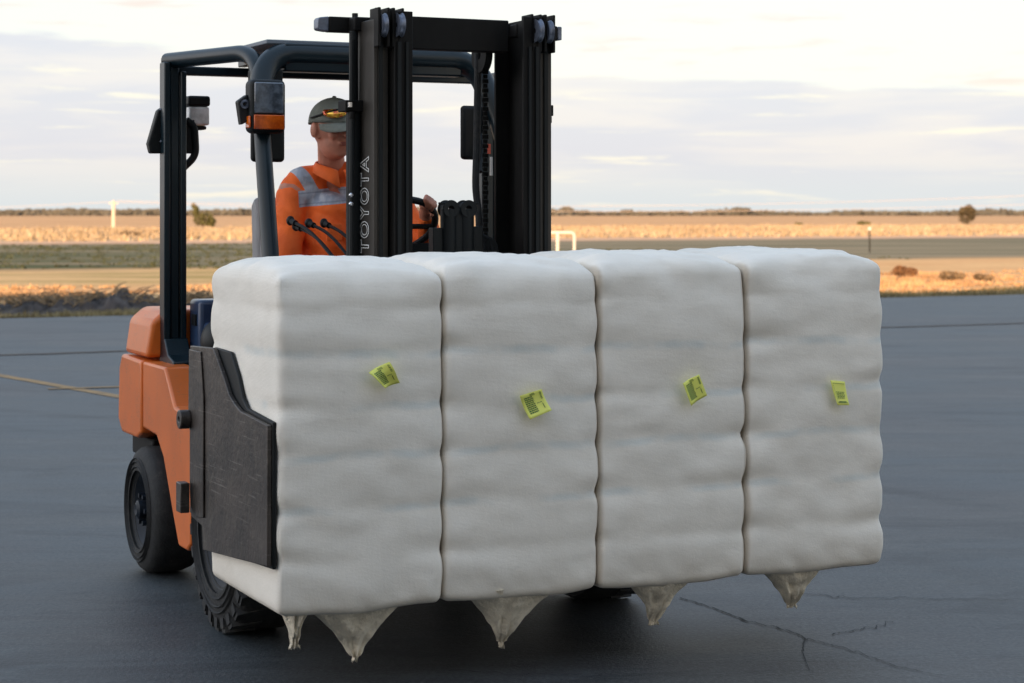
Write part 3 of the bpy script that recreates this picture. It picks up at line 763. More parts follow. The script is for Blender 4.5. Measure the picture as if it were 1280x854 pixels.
# inner sloping cowl between panel and floor
part('cowl', MB().prism([(2.20, .94), (1.98, .775), (1.70, .76), (1.70, .5), (2.5, .5), (2.5, .94)], 'x', .343, mir(.343)), 'orange', bevel=.01)
cwm = MB().prism([(2.615, .63), (2.615, .955), (2.98, .965), (3.03, .90), (3.05, .66), (2.98, .60), (2.70, .60)], 'x', XL-.005, XR+.005)
cw = part('counterweight', cwm, 'orange', bevel=.014, seg=4)
part('counterweight_cap', MB().prism([(.212, .97), (.235, 1.13), (.30, 1.185), (mir(.30), 1.185), (mir(.235), 1.13), (mir(.212), .97)], 'y', 2.585, 2.99), 'orange', parent=cw, bevel=.022, seg=4)
part('hood', MB().prism([(1.95, .76), (1.95, 1.02), (2.05, 1.07), (2.50, 1.16), (2.555, 1.14), (2.555, .76)], 'x', .42, mir(.42)).box((.40, 2.38, 1.0), (mir(.40), 2.553, 1.235)), 'hood', bevel=.02, seg=3)
part('hood_latch', MB().box((.392, 2.42, 1.12), (.42, 2.48, 1.17)).ball((.42, 2.2, 1.06), (.06, .10, .09)), 'plastic')
part('wheel_arch', MB().box((.25, 2.62, .50), (.45, 3.0, .60)).box((mir(.45), 2.62, .50), (mir(.25), 3.0, .60)), 'black', bevel=.01)
part('mud_flap', MB().box((.24, 1.70, .13), (.45, 1.725, .60)), 'rubber', bevel=.004); part('mud_flap', MB().box((mir(.45), 1.70, .13), (mir(.24), 1.725, .60)), 'rubber', bevel=.004)
part('floor_step', MB().box((.30, 1.42, .42), (.50, 1.80, .46)).box((.30, 1.42, .42), (.33, 1.46, .75)), 'black', bevel=.005)
part('dashboard', MB().prism([(1.30, .75), (1.30, 1.28), (1.42, 1.34), (1.52, 1.22), (1.50, .75)], 'x', .55, 1.53), 'plastic', bevel=.015)

# wheels
def wheel(xo, y, Rr, w, lug, sgn):
    xi = xo+sgn*w
    cx_ = xo
    rimr = Rr*.56
    W_ = MB().lathe([(0.02*sgn, rimr*.97), (.012*sgn, rimr*1.03), (.0*sgn, rimr*1.05), (.03*sgn, rimr*.86), (.055*sgn, rimr*.70), (.03*sgn, rimr*.45), (.025*sgn, 0.001), (.12*sgn, .001), (.15*sgn, rimr*.98)], (xo+.018*sgn, y, Rr), (1, 0, 0), 40)
    wh = part('wheel', W_, 'rim')
    T = MB().lathe([(0.012*sgn, rimr*1.0), (.0, rimr*1.12), (-.012*sgn, rimr*1.1), (-.010*sgn, Rr*.82), (.004*sgn, Rr*.93), (.025*sgn, Rr*.985), (.05*sgn, Rr), (w*sgn-.05*sgn, Rr), (w*sgn-.01*sgn, Rr*.95), (w*sgn, Rr*.8), (w*sgn-.01*sgn, rimr)], (xo+.012*sgn, y, Rr), (1, 0, 0), 64)
    for q in (.66, .74, .80): T.lathe([(-.012*sgn, Rr*q), (-.019*sgn, Rr*(q+.012)), (-.012*sgn, Rr*(q+.024))], (xo+.012*sgn, y, Rr), (1, 0, 0), 64)
    if lug:
        nl = 26
        for k in range(nl):
            an = 2*math.pi*k/nl; rt = Matrix.Rotation(an, 3, 'X')
            def tr(v): return rt @ Vector(v)+Vector((xo+.012*sgn, y, Rr))
            for (a0, a1, h0, h1, tw_) in ((-.002, .11, Rr*.975, Rr+.004, 0),):
                v8 = [(sx_*sgn, sy_+(.03*(sx_/.11)), sz_) for sx_ in (a0, a1) for sy_ in (-.022, .022) for sz_ in (h0-.02, h1)]
                T.add([tr(v) for v in v8], [(0,1,3,2),(4,6,7,5),(0,4,5,1),(2,3,7,6),(0,2,6,4),(1,5,7,3)])
            # side lug
            v8 = [(sx_*sgn, sy_, sz_) for sx_ in (-.008, .01) for sy_ in (-.020, .020) for sz_ in (Rr*.86, Rr*.965)]
            T.add([tr(v) for v in v8], [(0,1,3,2),(4,6,7,5),(0,4,5,1),(2,3,7,6),(0,2,6,4),(1,5,7,3)])
    part('tyre', T, 'rubber', parent=wh)
    Hb = MB().lathe([(0, .001), (-.035*sgn, .001), (-.04*sgn, rimr*.16), (-.03*sgn, rimr*.26), (.02*sgn, rimr*.28), (.03*sgn, .001)], (xo+.03*sgn, y, Rr), (1, 0, 0), 24)
    for k in range(6):
        an = k*math.pi/3; Hb.tube([(xo+.045*sgn, y+rimr*.42*math.cos(an), Rr+rimr*.42*math.sin(an)), (xo+.012*sgn, y+rimr*.42*math.cos(an), Rr+rimr*.42*math.sin(an))], .012, 6)
    part('hub', Hb, 'rim', parent=wh)
wheel(.150, 1.27, .385, .28, True, 1); wheel(mir(.150), 1.27, .385, .26, True, -1)
wheel(.185, 2.63, .285, .22, False, 1); wheel(mir(.185), 2.63, .285, .20, False, -1)

# overhead guard
def ring(pts, r, **k): return MB().tube(pts, r, **k)
g = MB()
ztop = 2.315
def side(x_rear, x_front, x_low, m=None):
    f = (lambda v: v) if m is None else (lambda v: (mir(v[0]), v[1], v[2]))
    pts = [f((x_rear, 2.60, ztop-.005)), f((x_front, 1.93, ztop-.005)), f((x_low+.01, 1.74, 1.95)), f((x_low-.02, 1.50, 1.30)), f((x_low-.02, 1.42, .8))]
    return fillet(pts, .15, 10)
gd = part('overhead_guard', MB().tube(side(.315, .53, .480), .036, 14).tube(side(.315, .53, .480, 1), .036, 14), 'navy')
hd = fillet([(.478, 1.78, 2.0), (.555, 1.90, 2.30), (mir(.555), 1.90, 2.30), (mir(.478), 1.78, 2.0)], .13, 10)
part('front_header', MB().tube(hd, .052, 12).box((.63, 1.865, 2.225), (mir(.63), 1.945, 2.347)), 'navy', parent=gd, bevel=.008)
part('rear_crossbar', MB().box((.30, 2.545, 2.245), (mir(.20), 2.60, 2.285)), 'navy', parent=gd, bevel=.006)
for k in range(5):
    x_ = .66+k*.19; part('roof_bar', MB().box((x_-.02, 1.965, 2.29), (x_+.02, 2.59, 2.325)), 'navy', parent=gd, bevel=.005)
part('roof_sheet', MB().box((.56, 1.90, 2.343), (mir(.56), 2.55, 2.362)), 'roofsheet', parent=gd, bevel=.004)
part('roof_console', MB().box((.50, 1.86, 2.16), (.62, 1.98, 2.232)), 'plastic', parent=gd, bevel=.006)
for s_ in (0, 1):
    f = (lambda x_: x_+.015) if s_ == 0 else (lambda x_: mir(x_)+.115)
    m_ = MB()
    def bx(x0, x1, y0, y1, z0, z1): m_.box((min(f(x0), f(x1)), y0, z0), (max(f(x0), f(x1)), y1, z1))
    bx(.262, .292, 2.515, 2.60, .98, 2.30); bx(.295, .335, 2.53, 2.59, .98, 2.28); bx(.338, .365, 2.515, 2.60, 1.0, 2.26)
    m_.prism([(2.36, .93), (2.60, .93), (2.60, 1.06), (2.515, 1.06), (2.46, .99), (2.36, .965)], 'x', min(f(.262), f(.37)), max(f(.262), f(.37)))
    part('rear_leg', m_, 'navy', parent=gd, bevel=.006)

# lamps on the front pillars
def headlamp(cx_, cy_, cz):
    h = part('headlight', MB().box((cx_-.077, cy_-.01, cz-.112), (cx_+.077, cy_+.085, cz+.112)), 'plastic', bevel=.025, seg=4)
    part('lens', MB().box((cx_-.062, cy_-.020, cz-.030), (cx_+.062, cy_-.008, cz+.098)), 'glass', parent=h, bevel=.005)
    part('indicator', MB().box((cx_-.064, cy_-.022, cz-.096), (cx_+.066, cy_-.006, cz-.036)).box((cx_-.082, cy_-.004, cz-.090), (cx_-.074, cy_+.05, cz-.040)), 'amber', parent=h, bevel=.006, seg=3)
    s_ = -1 if cx_ < XC else 1
    m_ = MB().prism([(cx_+s_*.120, cz+.02), (cx_+s_*.078, cz+.05), (cx_+s_*.070, cz-.06), (cx_+s_*.105, cz-.078)], 'y', cy_+.03, cy_+.075)
    b_ = part('lamp_bracket', m_, 'seat', parent=h, bevel=.006)
    part('bolt', MB().lathe([(0, .006), (0, .017), (-.01, .019), (-.012, .011)], (cx_+s_*.092, cy_+.03, cz+.008), (0, 1, 0), 20), 'pulley', parent=h)
p = pt(335, 133, 1.66); headlamp(p.x, p.y, p.z)
headlamp(mir(p.x)+.055, p.y, p.z)
def mirror_at(px0, py0, px1, py1, y, rot_, name='mirror'):
    a_, b_ = pt(px0, py0, y), pt(px1, py1, y); c_ = (a_+b_)/2; w_, h_ = (b_.x-a_.x)/2, (a_.z-b_.z)/2
    M3 = Matrix.Rotation(rot_, 3, 'Z')
    m_ = MB().box((c_.x-w_, y-.02, c_.z-h_), (c_.x+w_, y+.015, c_.z+h_), rot=M3)
    o_ = part(name, m_, 'plastic', bevel=.03, seg=4)
    off_ = M3 @ Vector((0, .0185, 0))
    part('mirror_glass', MB().box((c_.x+off_.x-w_*.85, c_.y+off_.y-.002, c_.z-h_*.88), (c_.x+off_.x+w_*.85, c_.y+off_.y+.002, c_.z+h_*.88), rot=M3), 'mirror', parent=o_)
    return o_
mirror_at(313, 128, 355, 203, 1.84, 0)
mo = mirror_at(575, 132, 604, 200, 1.80, .1)
part('mirror_stalk', MB().tube([pt(600, 165, 1.80), pt(604, 185, 1.74), pt(600, 215, 1.66)], .010, 8), 'plastic', parent=mo)
# items on the rear leg
a_ = pt(196, 165, 2.62)
m_ = MB().prism([(pt(204, 133, 2.6).x, pt(204, 133, 2.6).z), (pt(210, 135, 2.6).x, pt(210, 135, 2.6).z), (pt(208, 180, 2.6).x, pt(208, 180, 2.6).z), (pt(203, 192, 2.6).x, pt(203, 192, 2.6).z), (pt(187, 192, 2.6).x, pt(187, 192, 2.6).z), (pt(184, 180, 2.6).x, pt(184, 180, 2.6).z), (pt(196, 138, 2.6).x, pt(196, 138, 2.6).z)], 'y', 2.58, 2.63)
rv = part('rear_mirror', m_, 'plastic', bevel=.008, seg=3)
part('bolt', MB().ball(pt(201, 137, 2.575), .006, 8, 6).ball(pt(202, 177, 2.575), .008, 8, 6), 'pulley', parent=rv)
a_, b_ = pt(234, 132, 2.62), pt(262, 157, 2.62)
wl = part('work_lamp', MB().box((a_.x, 2.60, a_.z-.003), (b_.x, 2.72, a_.z+.045)).box((a_.x+.03, 2.62, b_.z-.02), (b_.x-.012, 2.70, b_.z-.002)), 'plastic', bevel=.012, seg=3)
part('lens', MB().box((a_.x+.006, 2.606, b_.z), (b_.x-.003, 2.71, a_.z-.004)), 'clearlens', parent=wl, bevel=.01, seg=3)
part('lamp_bracket', MB().tube(fillet([pt(232, 150, 2.60), pt(243, 158, 2.60), pt(245, 195, 2.60), pt(228, 211, 2.60)], .04), .018, 8).box((pt(230, 150, 2.62).x, 2.60, pt(230, 192, 2.62).z), (pt(242, 150, 2.62).x, 2.64, pt(230, 150, 2.62).z)), 'plastic', parent=wl, bevel=.004)
part('reflector', MB().box(pt(611, 186, 1.56)-Vector((.007, .004, .022)), pt(611, 186, 1.56)+Vector((.007, .004, .02))), 'red', parent=gd)
part('reflector', MB().box(pt(614, 205, 1.55)-Vector((.005, .004, .05)), pt(614, 205, 1.55)+Vector((.005, .004, .03))), 'white', parent=gd)

# mast
MX = 1.09
def mm_(x): return 2*MX-x
ZT = 2.405
def channel(x0, x1, y0, y1, z0, z1, s_, open_in=True):
    """C section with web outside and two flanges"""
    f = (lambda v: v) if s_ == 0 else mm_
    m_ = MB(); tt = .018
    def bx(a, b_, c_, d_): m_.box((min(f(a), f(b_)), c_, z0), (max(f(a), f(b_)), d_, z1))
    bx(x0, x0+tt, y0, y1); bx(x0+tt, x1, y0, y0+tt); bx(x0+tt, x1, y1-tt, y1)
    return m_
mast = None
for s_ in (0, 1):
    if s_ == 0: mast = part('mast', channel(.708, .768, 1.0, 1.20, .08, ZT-.03, 0).add(*(lambda q: (q.v, q.f))(channel(.708, .768, 1.0, 1.20, .08, ZT-.03, 1))), 'brownsteel', bevel=.003)
    part('inner_rail', channel(.776, .853, .955, 1.145 if s_ == 0 else 1.245, .12, ZT, s_), 'black', parent=mast, bevel=.003)
    f = (lambda v: v) if s_ == 0 else mm_
    m_ = MB()
    for (xa, xb) in ((.728, .743), (.788, .802), (.822, .832)):
        m_.box((min(f(xa), f(xb)), .946 if xa > .77 else .992, .12), (max(f(xa), f(xb)), .957 if xa > .77 else 1.0015, ZT-.12))
    part('wear_strip', m_, 'plastic', parent=mast)
    for xa in (.735, .794):
        xx = f(xa); part('pulley', MB().lathe([(-.010, .01), (-.012, .048), (-.004, .042), (.004, .042), (.012, .048), (.010, .01)], (xx, .955 if xa > .77 else .985, ZT-.055), (1, 0, 0), 28), 'pulley', parent=mast)
        part('pulley_cover', MB().box((xx-.026, .955, ZT-.14), (xx-.013, 1.05, ZT+.012)).box((xx+.013, .955, ZT-.14), (xx+.024, 1.05, ZT+.012)), 'black', parent=mast, bevel=.004)
part('top_crossbeam', MB().box((.86, 1.08, ZT-.135), (mm_(.86), 1.14, ZT-.005)), 'black', parent=mast, bevel=.005)
part('tie_bar', MB().box((.600, 1.215, ZT-.065), (mm_(.575), 1.275, ZT-.005)).box((.68, 1.14, ZT-.065), (.80, 1.215, ZT-.01)).box((mm_(.80), 1.14, ZT-.065), (mm_(.68), 1.215, ZT-.01)), 'black', parent=mast, bevel=.006)
part('tie_bar_end', MB().prism([(.555, 2.35), (.555, 2.385), (.562, 2.395), (.600, 2.400), (.600, 2.340), (.562, 2.345)], 'y', 1.217, 1.273).box((mm_(.575), 1.217, ZT-.063), (mm_(.555), 1.273, ZT-.007)), 'pulley', parent=mast, bevel=.004)
part('bolt', MB().tube([(.70, 1.19, ZT-.01), (.70, 1.19, ZT+.008)], .012, 8).tube([(mm_(.70), 1.19, ZT-.01), (mm_(.70), 1.19, ZT+.008)], .012, 8).tube([(.745, 1.06, ZT-.01), (.745, 1.06, ZT+.02)], .009, 8), 'plastic', parent=mast)
for s_ in (0, 1):
    f = (lambda v: v) if s_ == 0 else mm_
    part('lift_cylinder', MB().tube([(f(.685), 1.165, .1), (f(.685), 1.165, 2.02)], .030, 16).tube([(f(.685), 1.165, 2.02), (f(.685), 1.165, 2.34)], .018, 14), 'black' if s_ else 'plastic', parent=mast)
    part('cylinder_clamp', MB().box((f(.685)-.05, 1.12, 2.02), (f(.685)+.045, 1.21, 2.065)).tube([(f(.662), 1.118, 2.02), (f(.662), 1.118, 1.99)], .012, 8), 'black', parent=mast, bevel=.004)
part('hose', MB().tube([(.662, 1.118, 2.30), (.660, 1.118, 2.06)], .010, 8).tube([(.662, 1.118, 2.0), (.660, 1.118, 1.4), (.662, 1.118, .8)], .010, 8), 'chrome' if False else 'plastic', parent=mast)
part('hose_fitting', MB().ball(pt(439, 244, 1.10), .010, 8, 6).ball(pt(439, 255, 1.10), .010, 8, 6).tube([pt(438, 128, 1.10), pt(438, 134, 1.10)], .010, 8), 'chrome', parent=mast)
m_ = MB()
z_ = .5; k = 0
while z_ < 2.33:
    m_.box((1.277-.008-(.004 if k % 2 else 0), 1.215, z_), (1.277+.008+(.004 if k % 2 else 0), 1.225, z_+.017)); z_ += .019; k += 1
part('chain', m_, 'black', parent=mast)
part('hose', MB().tube(fillet([(1.255, 1.24, 2.33), (1.252, 1.25, 1.9), (1.250, 1.26, 1.72), (1.262, 1.25, 1.62), (1.27, 1.24, 1.2)], .1), .015, 10), 'rubber', parent=mast)
part('hose_guide', MB().lathe([(-.015, .02), (-.015, .075), (.015, .075), (.015, .02)], (1.262, 1.22, 2.27), (1, 0, 0), 28), 'black', parent=mast)
# cross members, carriage and hose sheaves
part('crossmember', MB().box((.78, 1.16, .9), (mm_(.78), 1.21, 1.02)).box((.78, 1.16, .2), (mm_(.78), 1.21, .4)).box((.79, 1.10, 1.30), (mm_(.79), 1.14, 1.40)), 'black', parent=mast)
car = part('carriage', MB().box((.55, .885, .42), (1.65, .935, .56)).box((.55, .885, .96), (1.65, .935, 1.10)).box((.80, .90, .42), (.86, .95, 1.10)).box((1.32, .90, .42), (1.38, .95, 1.10)), 'clamp', bevel=.006)
part('clamp_slide', MB().box((.02, .855, .56), (2.35, .92, .70)).box((.02, .855, .78), (2.35, .92, .92)), 'clamp', parent=car, bevel=.005)
x0 = pt(548, 280, 1.12).x; x1 = pt(590, 280, 1.12).x; zt = pt(567, 252, 1.12).z
m_ = MB()
for cx_ in (x0+.035, x1-.035):
    m_.lathe([(-.030, .012), (-.032, .036), (-.026, .036), (-.024, .028), (.024, .028), (.026, .036), (.032, .036), (.030, .012)], (cx_, 1.10, zt-.03), (0, 1, 0), 24)
    m_.tube([(cx_, 1.10, zt-.03), (cx_, 1.10, 1.35)], .033, 14)
m_.box((x0-.01, 1.075, zt-.012), (x0+.03, 1.10, zt-.003)).box((x1-.03, 1.075, zt-.012), (x1+.012, 1.10, zt-.003))
m_.box((x0+.055, 1.08, 1.35), (x1-.055, 1.13, zt-.035)).box((x0-.035, 1.09, 1.35), (x0+.02, 1.14, zt-.105)).box((x1-.02, 1.09, 1.35), (x1+.035, 1.14, zt-.10))
part('hydraulic_block', m_, 'plastic', parent=mast, bevel=.004)
for k in range(4):
    q = pt(604+k*5, 290, 1.20)
    part('hose', MB().tube(fillet([(q.x-.10, 1.19, 1.545-.012*k), (q.x-.02, 1.19, 1.545-.01*k), (q.x+.0, 1.19, 1.48), (q.x+.0, 1.19, 1.2)], .06), .011, 8), 'rubber', parent=mast)

# writing on the outer channel, outlined letters reading upwards
cu = bpy.data.curves.new('lettering', 'FONT'); cu.body = 'TOYOTA'; cu.size = .115; cu.fill_mode = 'NONE'; cu.bevel_depth = .0026; cu.space_character = 1.16; cu.resolution_u = 4; cu.offset = .002
to = bpy.data.objects.new('tmp', cu); C.objects.link(to); bpy.context.view_layer.update()
me = bpy.data.meshes.new_from_object(to.evaluated_get(bpy.context.evaluated_depsgraph_get())); bpy.data.objects.remove(to)
co = np.array([v.co[:] for v in me.vertices]); x0_, x1_ = co[:, 0].min(), co[:, 0].max(); y0_, y1_ = co[:, 1].min(), co[:, 1].max()
za = 1.62-(317-HOR)*7.8/F; zb = 1.62-(195-HOR)*7.8/F      # letters run upwards along the -x face, tops towards the rear
for v in me.vertices:
    u_ = (v.co.x-x0_)/(x1_-x0_); w_ = (v.co.y-y0_)/(y1_-y0_)
    v.co = Vector((.7195-.001+v.co.z*.3, 1.150-w_*.0-0, 0))+Vector((0, (w_)*.0, 0)) if False else Vector((.7050+v.co.z*.3, 1.045+w_*.105, za+u_*(zb-za)))-OC
o_ = link('lettering', me, 'textpaint', mast)

# clamp arms
def clamp(s_):
    f = (lambda v: v) if s_ == 0 else (lambda v: 2.382-v)
    mn = .02 if s_ == 0 else .20
    arm = [(mn, .925), (.33, .945), (.40, .965), (.46, .99), (.52, 1.04), (.60, 1.10), (.66, 1.14), (.96, 1.13), (.965, .90), (.99, .88), (.99, .83), (.95, .80), (.95, .50), (.80, .485), (.79, .40), (mn, .462)]
    a_, b_ = f(-.032), f(-.016)
    o_ = part('clamp_arm', MB().prism(arm, 'x', min(a_, b_), max(a_, b_)), 'clamp', bevel=.003)
    pad = [(mn-.005, .935), (.30, .955), (.36, .99), (.41, 1.06), (.50, 1.135), (.70, 1.14), (.72, .41), (mn-.005, .452)]
    a_, b_ = f(-.0150), f(-.001)
    part('clamp_pad', MB().prism(pad, 'x', min(a_, b_), max(a_, b_)), 'plastic', parent=o_, bevel=.004)
    a_, b_ = f(-.040), f(-.033)
    part('arm_rib', MB().prism([(.95, 1.118), (.80, 1.118), (.76, .95), (.76, .52), (.86, .51), (.93, .54), (.94, .60), (.94, .84), (.96, .88)], 'x', min(a_, b_), max(a_, b_)), 'clamp', parent=o_, bevel=.003)
    m2 = MB().lathe([(-.02, .01), (-.02, .035), (.02, .035), (.02, .01)], (f(-.060), .945, .86), (1, 0, 0), 20)
    part('arm_bracket', MB().box((min(f(-.085), f(-.05)), .90, .52), (max(f(-.085), f(-.05)), .965, .63)), 'clamp', parent=o_, bevel=.004)
    part('arm_pivot', m2, 'clamp', parent=o_, bevel=.004)
clamp(0); clamp(1)

# seat, steering wheel, levers
st = part('seat', MB().box((.72, 1.98, 1.02), (1.20, 2.42, 1.14)).box((.90, 2.1, .95), (1.05, 2.3, 1.03)), 'seat', bevel=.03, seg=3)
part('backrest', MB().prism([(2.42, 1.10), (2.53, 1.16), (2.56, 1.66), (2.50, 1.70), (2.46, 1.64)], 'x', .69, 1.22), 'seatgrey', parent=st, bevel=.02, seg=3)
q = pt(330, 266, 2.40)
part('armrest', MB().prism([(2.36, 1.25), (2.36, q.z-.05), (2.40, q.z-.005), (2.45, q.z-.005), (2.47, 1.25)], 'x', q.x-.004, q.x+.10), 'seatgrey', parent=st, bevel=.015, seg=3)
SWC = Vector((1.05, 1.64, 1.565)); SWN = Vector((0, .66, .75)).normalized(); e1 = Vector((1, 0, 0)); e2 = SWN.cross(e1)
if e2.z < 0: e2 = -e2
SWR = .17
pts = [SWC+SWR*(math.cos(2*math.pi*k/40)*e1+math.sin(2*math.pi*k/40)*e2) for k in range(41)]
sw = part('steering_wheel', MB().tube(pts, .015, 10).tube([SWC-SWN*.02, SWC+SWN*.02], .045, 16).tube([SWC, SWC+e1*SWR], .012, 8).tube([SWC, SWC-e1*SWR], .012, 8).tube([SWC, SWC-e2*SWR], .012, 8), 'plastic')
part('steering_column', MB().tube([SWC-SWN*.02, SWC-SWN*.35-Vector((0, .05, .1))], [.03, .045], 12).box(SWC+Vector((.02, -.08, -.11)), SWC+Vector((.20, -.05, -.07))), 'plastic', parent=sw)
for (kx, ky) in ((365, 276), (372, 283), (388, 279), (407, 279)):
    k_ = pt(kx-2, ky, 1.90); b_ = pt(kx+56, ky+52, 1.52)
    mid = (k_*.55+b_*.45)+Vector((0, 0, .035))
    lv = part('control_lever', MB().tube(fillet([k_, mid, b_], .12), .007, 8), 'plastic')
    part('knob', MB().ball(k_, (.018, .017, .021), 14, 10).tube([k_, k_.lerp(mid, .25)], .013, 10), 'plastic', parent=lv)

# ------------------------------------------------------------------ the driver
PO = Vector((.95, 2.25, 0))
def fuse(name, mb, voxel, m, parent, smooth=6, off=PO, disp=None, origin_zero=False):
    me = tomesh(name, mb, off if not origin_zero else (0, 0, 0), 0)
    tmp = bpy.data.objects.new('tmp', me); C.objects.link(tmp)
    md = tmp.modifiers.new('r', 'REMESH'); md.mode = 'VOXEL'; md.voxel_size = voxel; md.use_smooth_shade = True
    sm = tmp.modifiers.new('s', 'SMOOTH'); sm.factor = .5; sm.iterations = smooth
    bpy.context.view_layer.update()
    me2 = bpy.data.meshes.new_from_object(tmp.evaluated_get(bpy.context.evaluated_depsgraph_get())); me2.name = name
    bpy.data.objects.remove(tmp)
    if disp:
        for v, n_ in zip(me2.vertices, [Vector(v.normal) for v in me2.vertices]): v.co += n_*disp(v.co+Vector(off))
    me2.polygons.foreach_set('use_smooth', [True]*len(me2.polygons)); me2.materials.clear()
    return link(name, me2, m, parent)
HC = Vector((.915, 2.05, 1.985)); HY = .22                       # head centre and extra turn towards his left
HR = Matrix.Rotation(HY, 3, 'Z') @ Matrix.Rotation(.06, 3, 'X')
def hp(x, y, z): return HC+HR @ Vector((x, y, z))             # head frame: -y is forward
B = MB()
k = 1.06
B.ball(HC+HR @ Vector((0, .008, .022)), Vector((.082, .104, .104))*k, 28, 18, rot=HR)
B.ball(hp(0, -.012, -.045), Vector((.064, .080, .080))*k, 24, 16, rot=HR)
B.ball(hp(0, -.050, -.092), Vector((.034, .034, .026))*k, 16, 10, rot=HR)          # chin
B.cap(hp(0, -.100, .022), hp(0, -.122, -.014), .010, .014).ball(hp(.011, -.108, -.020), .010, 10, 8).ball(hp(-.011, -.108, -.020), .010, 10, 8)
B.cap(hp(-.05, -.083, .036), hp(.05, -.083, .036), .014)                               # brow
B.ball(hp(-.044, -.070, -.018), (.024, .024, .022), 12, 8).ball(hp(.044, -.070, -.018), (.024, .024, .022), 12, 8)  # cheekbones
B.cap(hp(-.022, -.092, -.053), hp(.022, -.092, -.053), .010)
for s_ in (-1, 1):
    B.ball(hp(s_*.095, .012, .0), (.014, .024, .036), 12, 10, rot=HR).cap(hp(s_*.088, .006, -.024), hp(s_*.082, -.004, -.034), .008)
B.cap(hp(0, .030, -.05), (.945, 2.155, 1.78), .056, .064)
RS, LS = Vector((.778, 2.20, 1.705)), Vector((1.155, 2.07, 1.725))
RE, LE = Vector((.69, 2.08, 1.36)), Vector((1.30, 1.84, 1.42))
LH = SWC+SWR*(math.cos(R(52))*e1+math.sin(R(52))*e2)
RH = Vector((.80, 1.86, 1.34))
LW, RW = LH+Vector((.035, .115, -.028)), RH+Vector((-.02, .12, -.03))
B.cap((.95, 2.28, 1.18), (.95, 2.22, 1.42), .15, .14).cap((.95, 2.20, 1.45), (.95, 2.16, 1.62), .14, .12)
B.cap((.87, 2.18, 1.71), RS, .066, .074).cap((1.04, 2.13, 1.71), LS, .066, .074)
B.cap(RS, RE, .058, .045).cap(RE, RW, .043, .030).cap(LS, LE, .058, .045).cap(LE, LW, .043, .030)
for s_, kn in ((-1, Vector((.82, 1.78, 1.20))), (1, Vector((1.10, 1.78, 1.20)))):
    hpj = Vector((.95+s_*.10, 2.24, 1.17)); an_ = Vector((.95+s_*.14, 1.70, .83))
    B.cap(hpj, kn, .085, .062).cap(kn, an_, .060, .042).cap(an_+Vector((0, .03, -.02)), an_+Vector((0, -.15, -.035)), .04, .034)
def hand(w, g, axis, out, side_):
    """palm from the wrist to the grip, four curled fingers over the rim and a thumb from the side"""
    d = (g-w).normalized(); ax = axis.normalized()
    up = ax.cross(d).normalized()
    if up.z < 0: up = -up
    palm = w.lerp(g, .62)+up*.012
    B.cap(w, palm, .030, .030); B.ball(palm, (.040, .040, .024), 14, 10)
    for i_, (ln, o_) in enumerate(((.92, -1.5), (1.0, -.5), (.95, .5), (.78, 1.5))):
        a0 = palm+ax*o_*.021+d*.020+up*.006
        a1 = a0+d*.040*ln+up*.010; a2 = a1+d*.020*ln-up*.026*ln; a3 = a2-d*.022*ln-up*.016*ln
        B.cap(a0, a1, .0105, .0100, 10); B.cap(a1, a2, .0100, .0092, 10); B.cap(a2, a3, .0092, .0080, 10)
    t0 = palm+ax*side_*.030-d*.012; t1 = t0+ax*side_*.018+d*.026-up*.014; t2 = t1+d*.026-up*.022-ax*side_*.006
    B.cap(t0, t1, .0130, .0115, 10); B.cap(t1, t2, .0115, .0095, 10)
tan_ = (-math.sin(R(52))*e1+math.cos(R(52))*e2)
hand(LW, LH, tan_, SWN, -1); hand(RW, RH, Vector((1, 0, 0)), None, 1)
body = fuse('person', B, .0055, 'skin', None, smooth=5)
body.location = lw(PO); body.rotation_euler = (0, 0, YAW)
tag(body, 'driver in orange reflective work shirt and grey cap seated in the forklift', 'person')
def cloth(p):
    return .009*noise.noise(Vector((p.x*9, p.y*9, p.z*13)))+.026*abs(noise.noise(Vector((p.x*5+p.z*6, p.y*5, p.z*9+p.x*7))))-.003
T = MB()
T.cap((.95, 2.27, 1.20), (.95, 2.22, 1.42), .172, .168).cap((.95, 2.20, 1.45), (.95, 2.16, 1.60), .165, .140)
T.cap((.86, 2.18, 1.72), RS, .080, .072).cap((1.04, 2.12, 1.72), LS, .080, .072)
T.cap((.905, 2.14, 1.80), (.83, 2.18, 1.765), .052, .074).cap((.985, 2.12, 1.80), (1.07, 2.12, 1.765), .052, .074)
T.cap(RS, RE, .074, .062).cap(RE, RE.lerp(RW, .85), .060, .046).cap(LS, LE, .074, .062).cap(LE, LE.lerp(LW, .85), .060, .046)
for v_ in T.v: pass
me = None
def fuse_world(name, mb, voxel, m, parent, smooth, disp):
    """mesh kept in truck coordinates; the child is shifted back so it sits on its parent"""
    o_ = fuse(name, mb, voxel, m, parent, smooth, off=Vector((0, 0, 0)), disp=disp); o_.location = -PO; return o_
shirt = fuse_world('shirt', T, .008, 'shirt', body, 5, cloth)
# collar
def collar(s_):
    n_ = 9; vs = []
    for i_ in range(n_+1):
        q = i_/n_; an = R(95-175*q) if s_ < 0 else R(85+175*q)
        c_ = Vector((.940, 2.110, 1.842)); r0 = .076
        p = c_+Vector((math.cos(an)*r0*1.05*1, math.sin(an)*r0, .012-.045*q**2))
        drop = .034+.045*q**3
        o2 = Vector((math.cos(an)*.026, math.sin(an)*.020-.030*q**2, -drop))
        vs += [p, p+o2*.25+Vector((0, 0, .010)), p+o2]
    return MB().add(vs, [(3*i_+j, 3*i_+j+1, 3*i_+j+4, 3*i_+j+3) for i_ in range(n_) for j in range(2)])
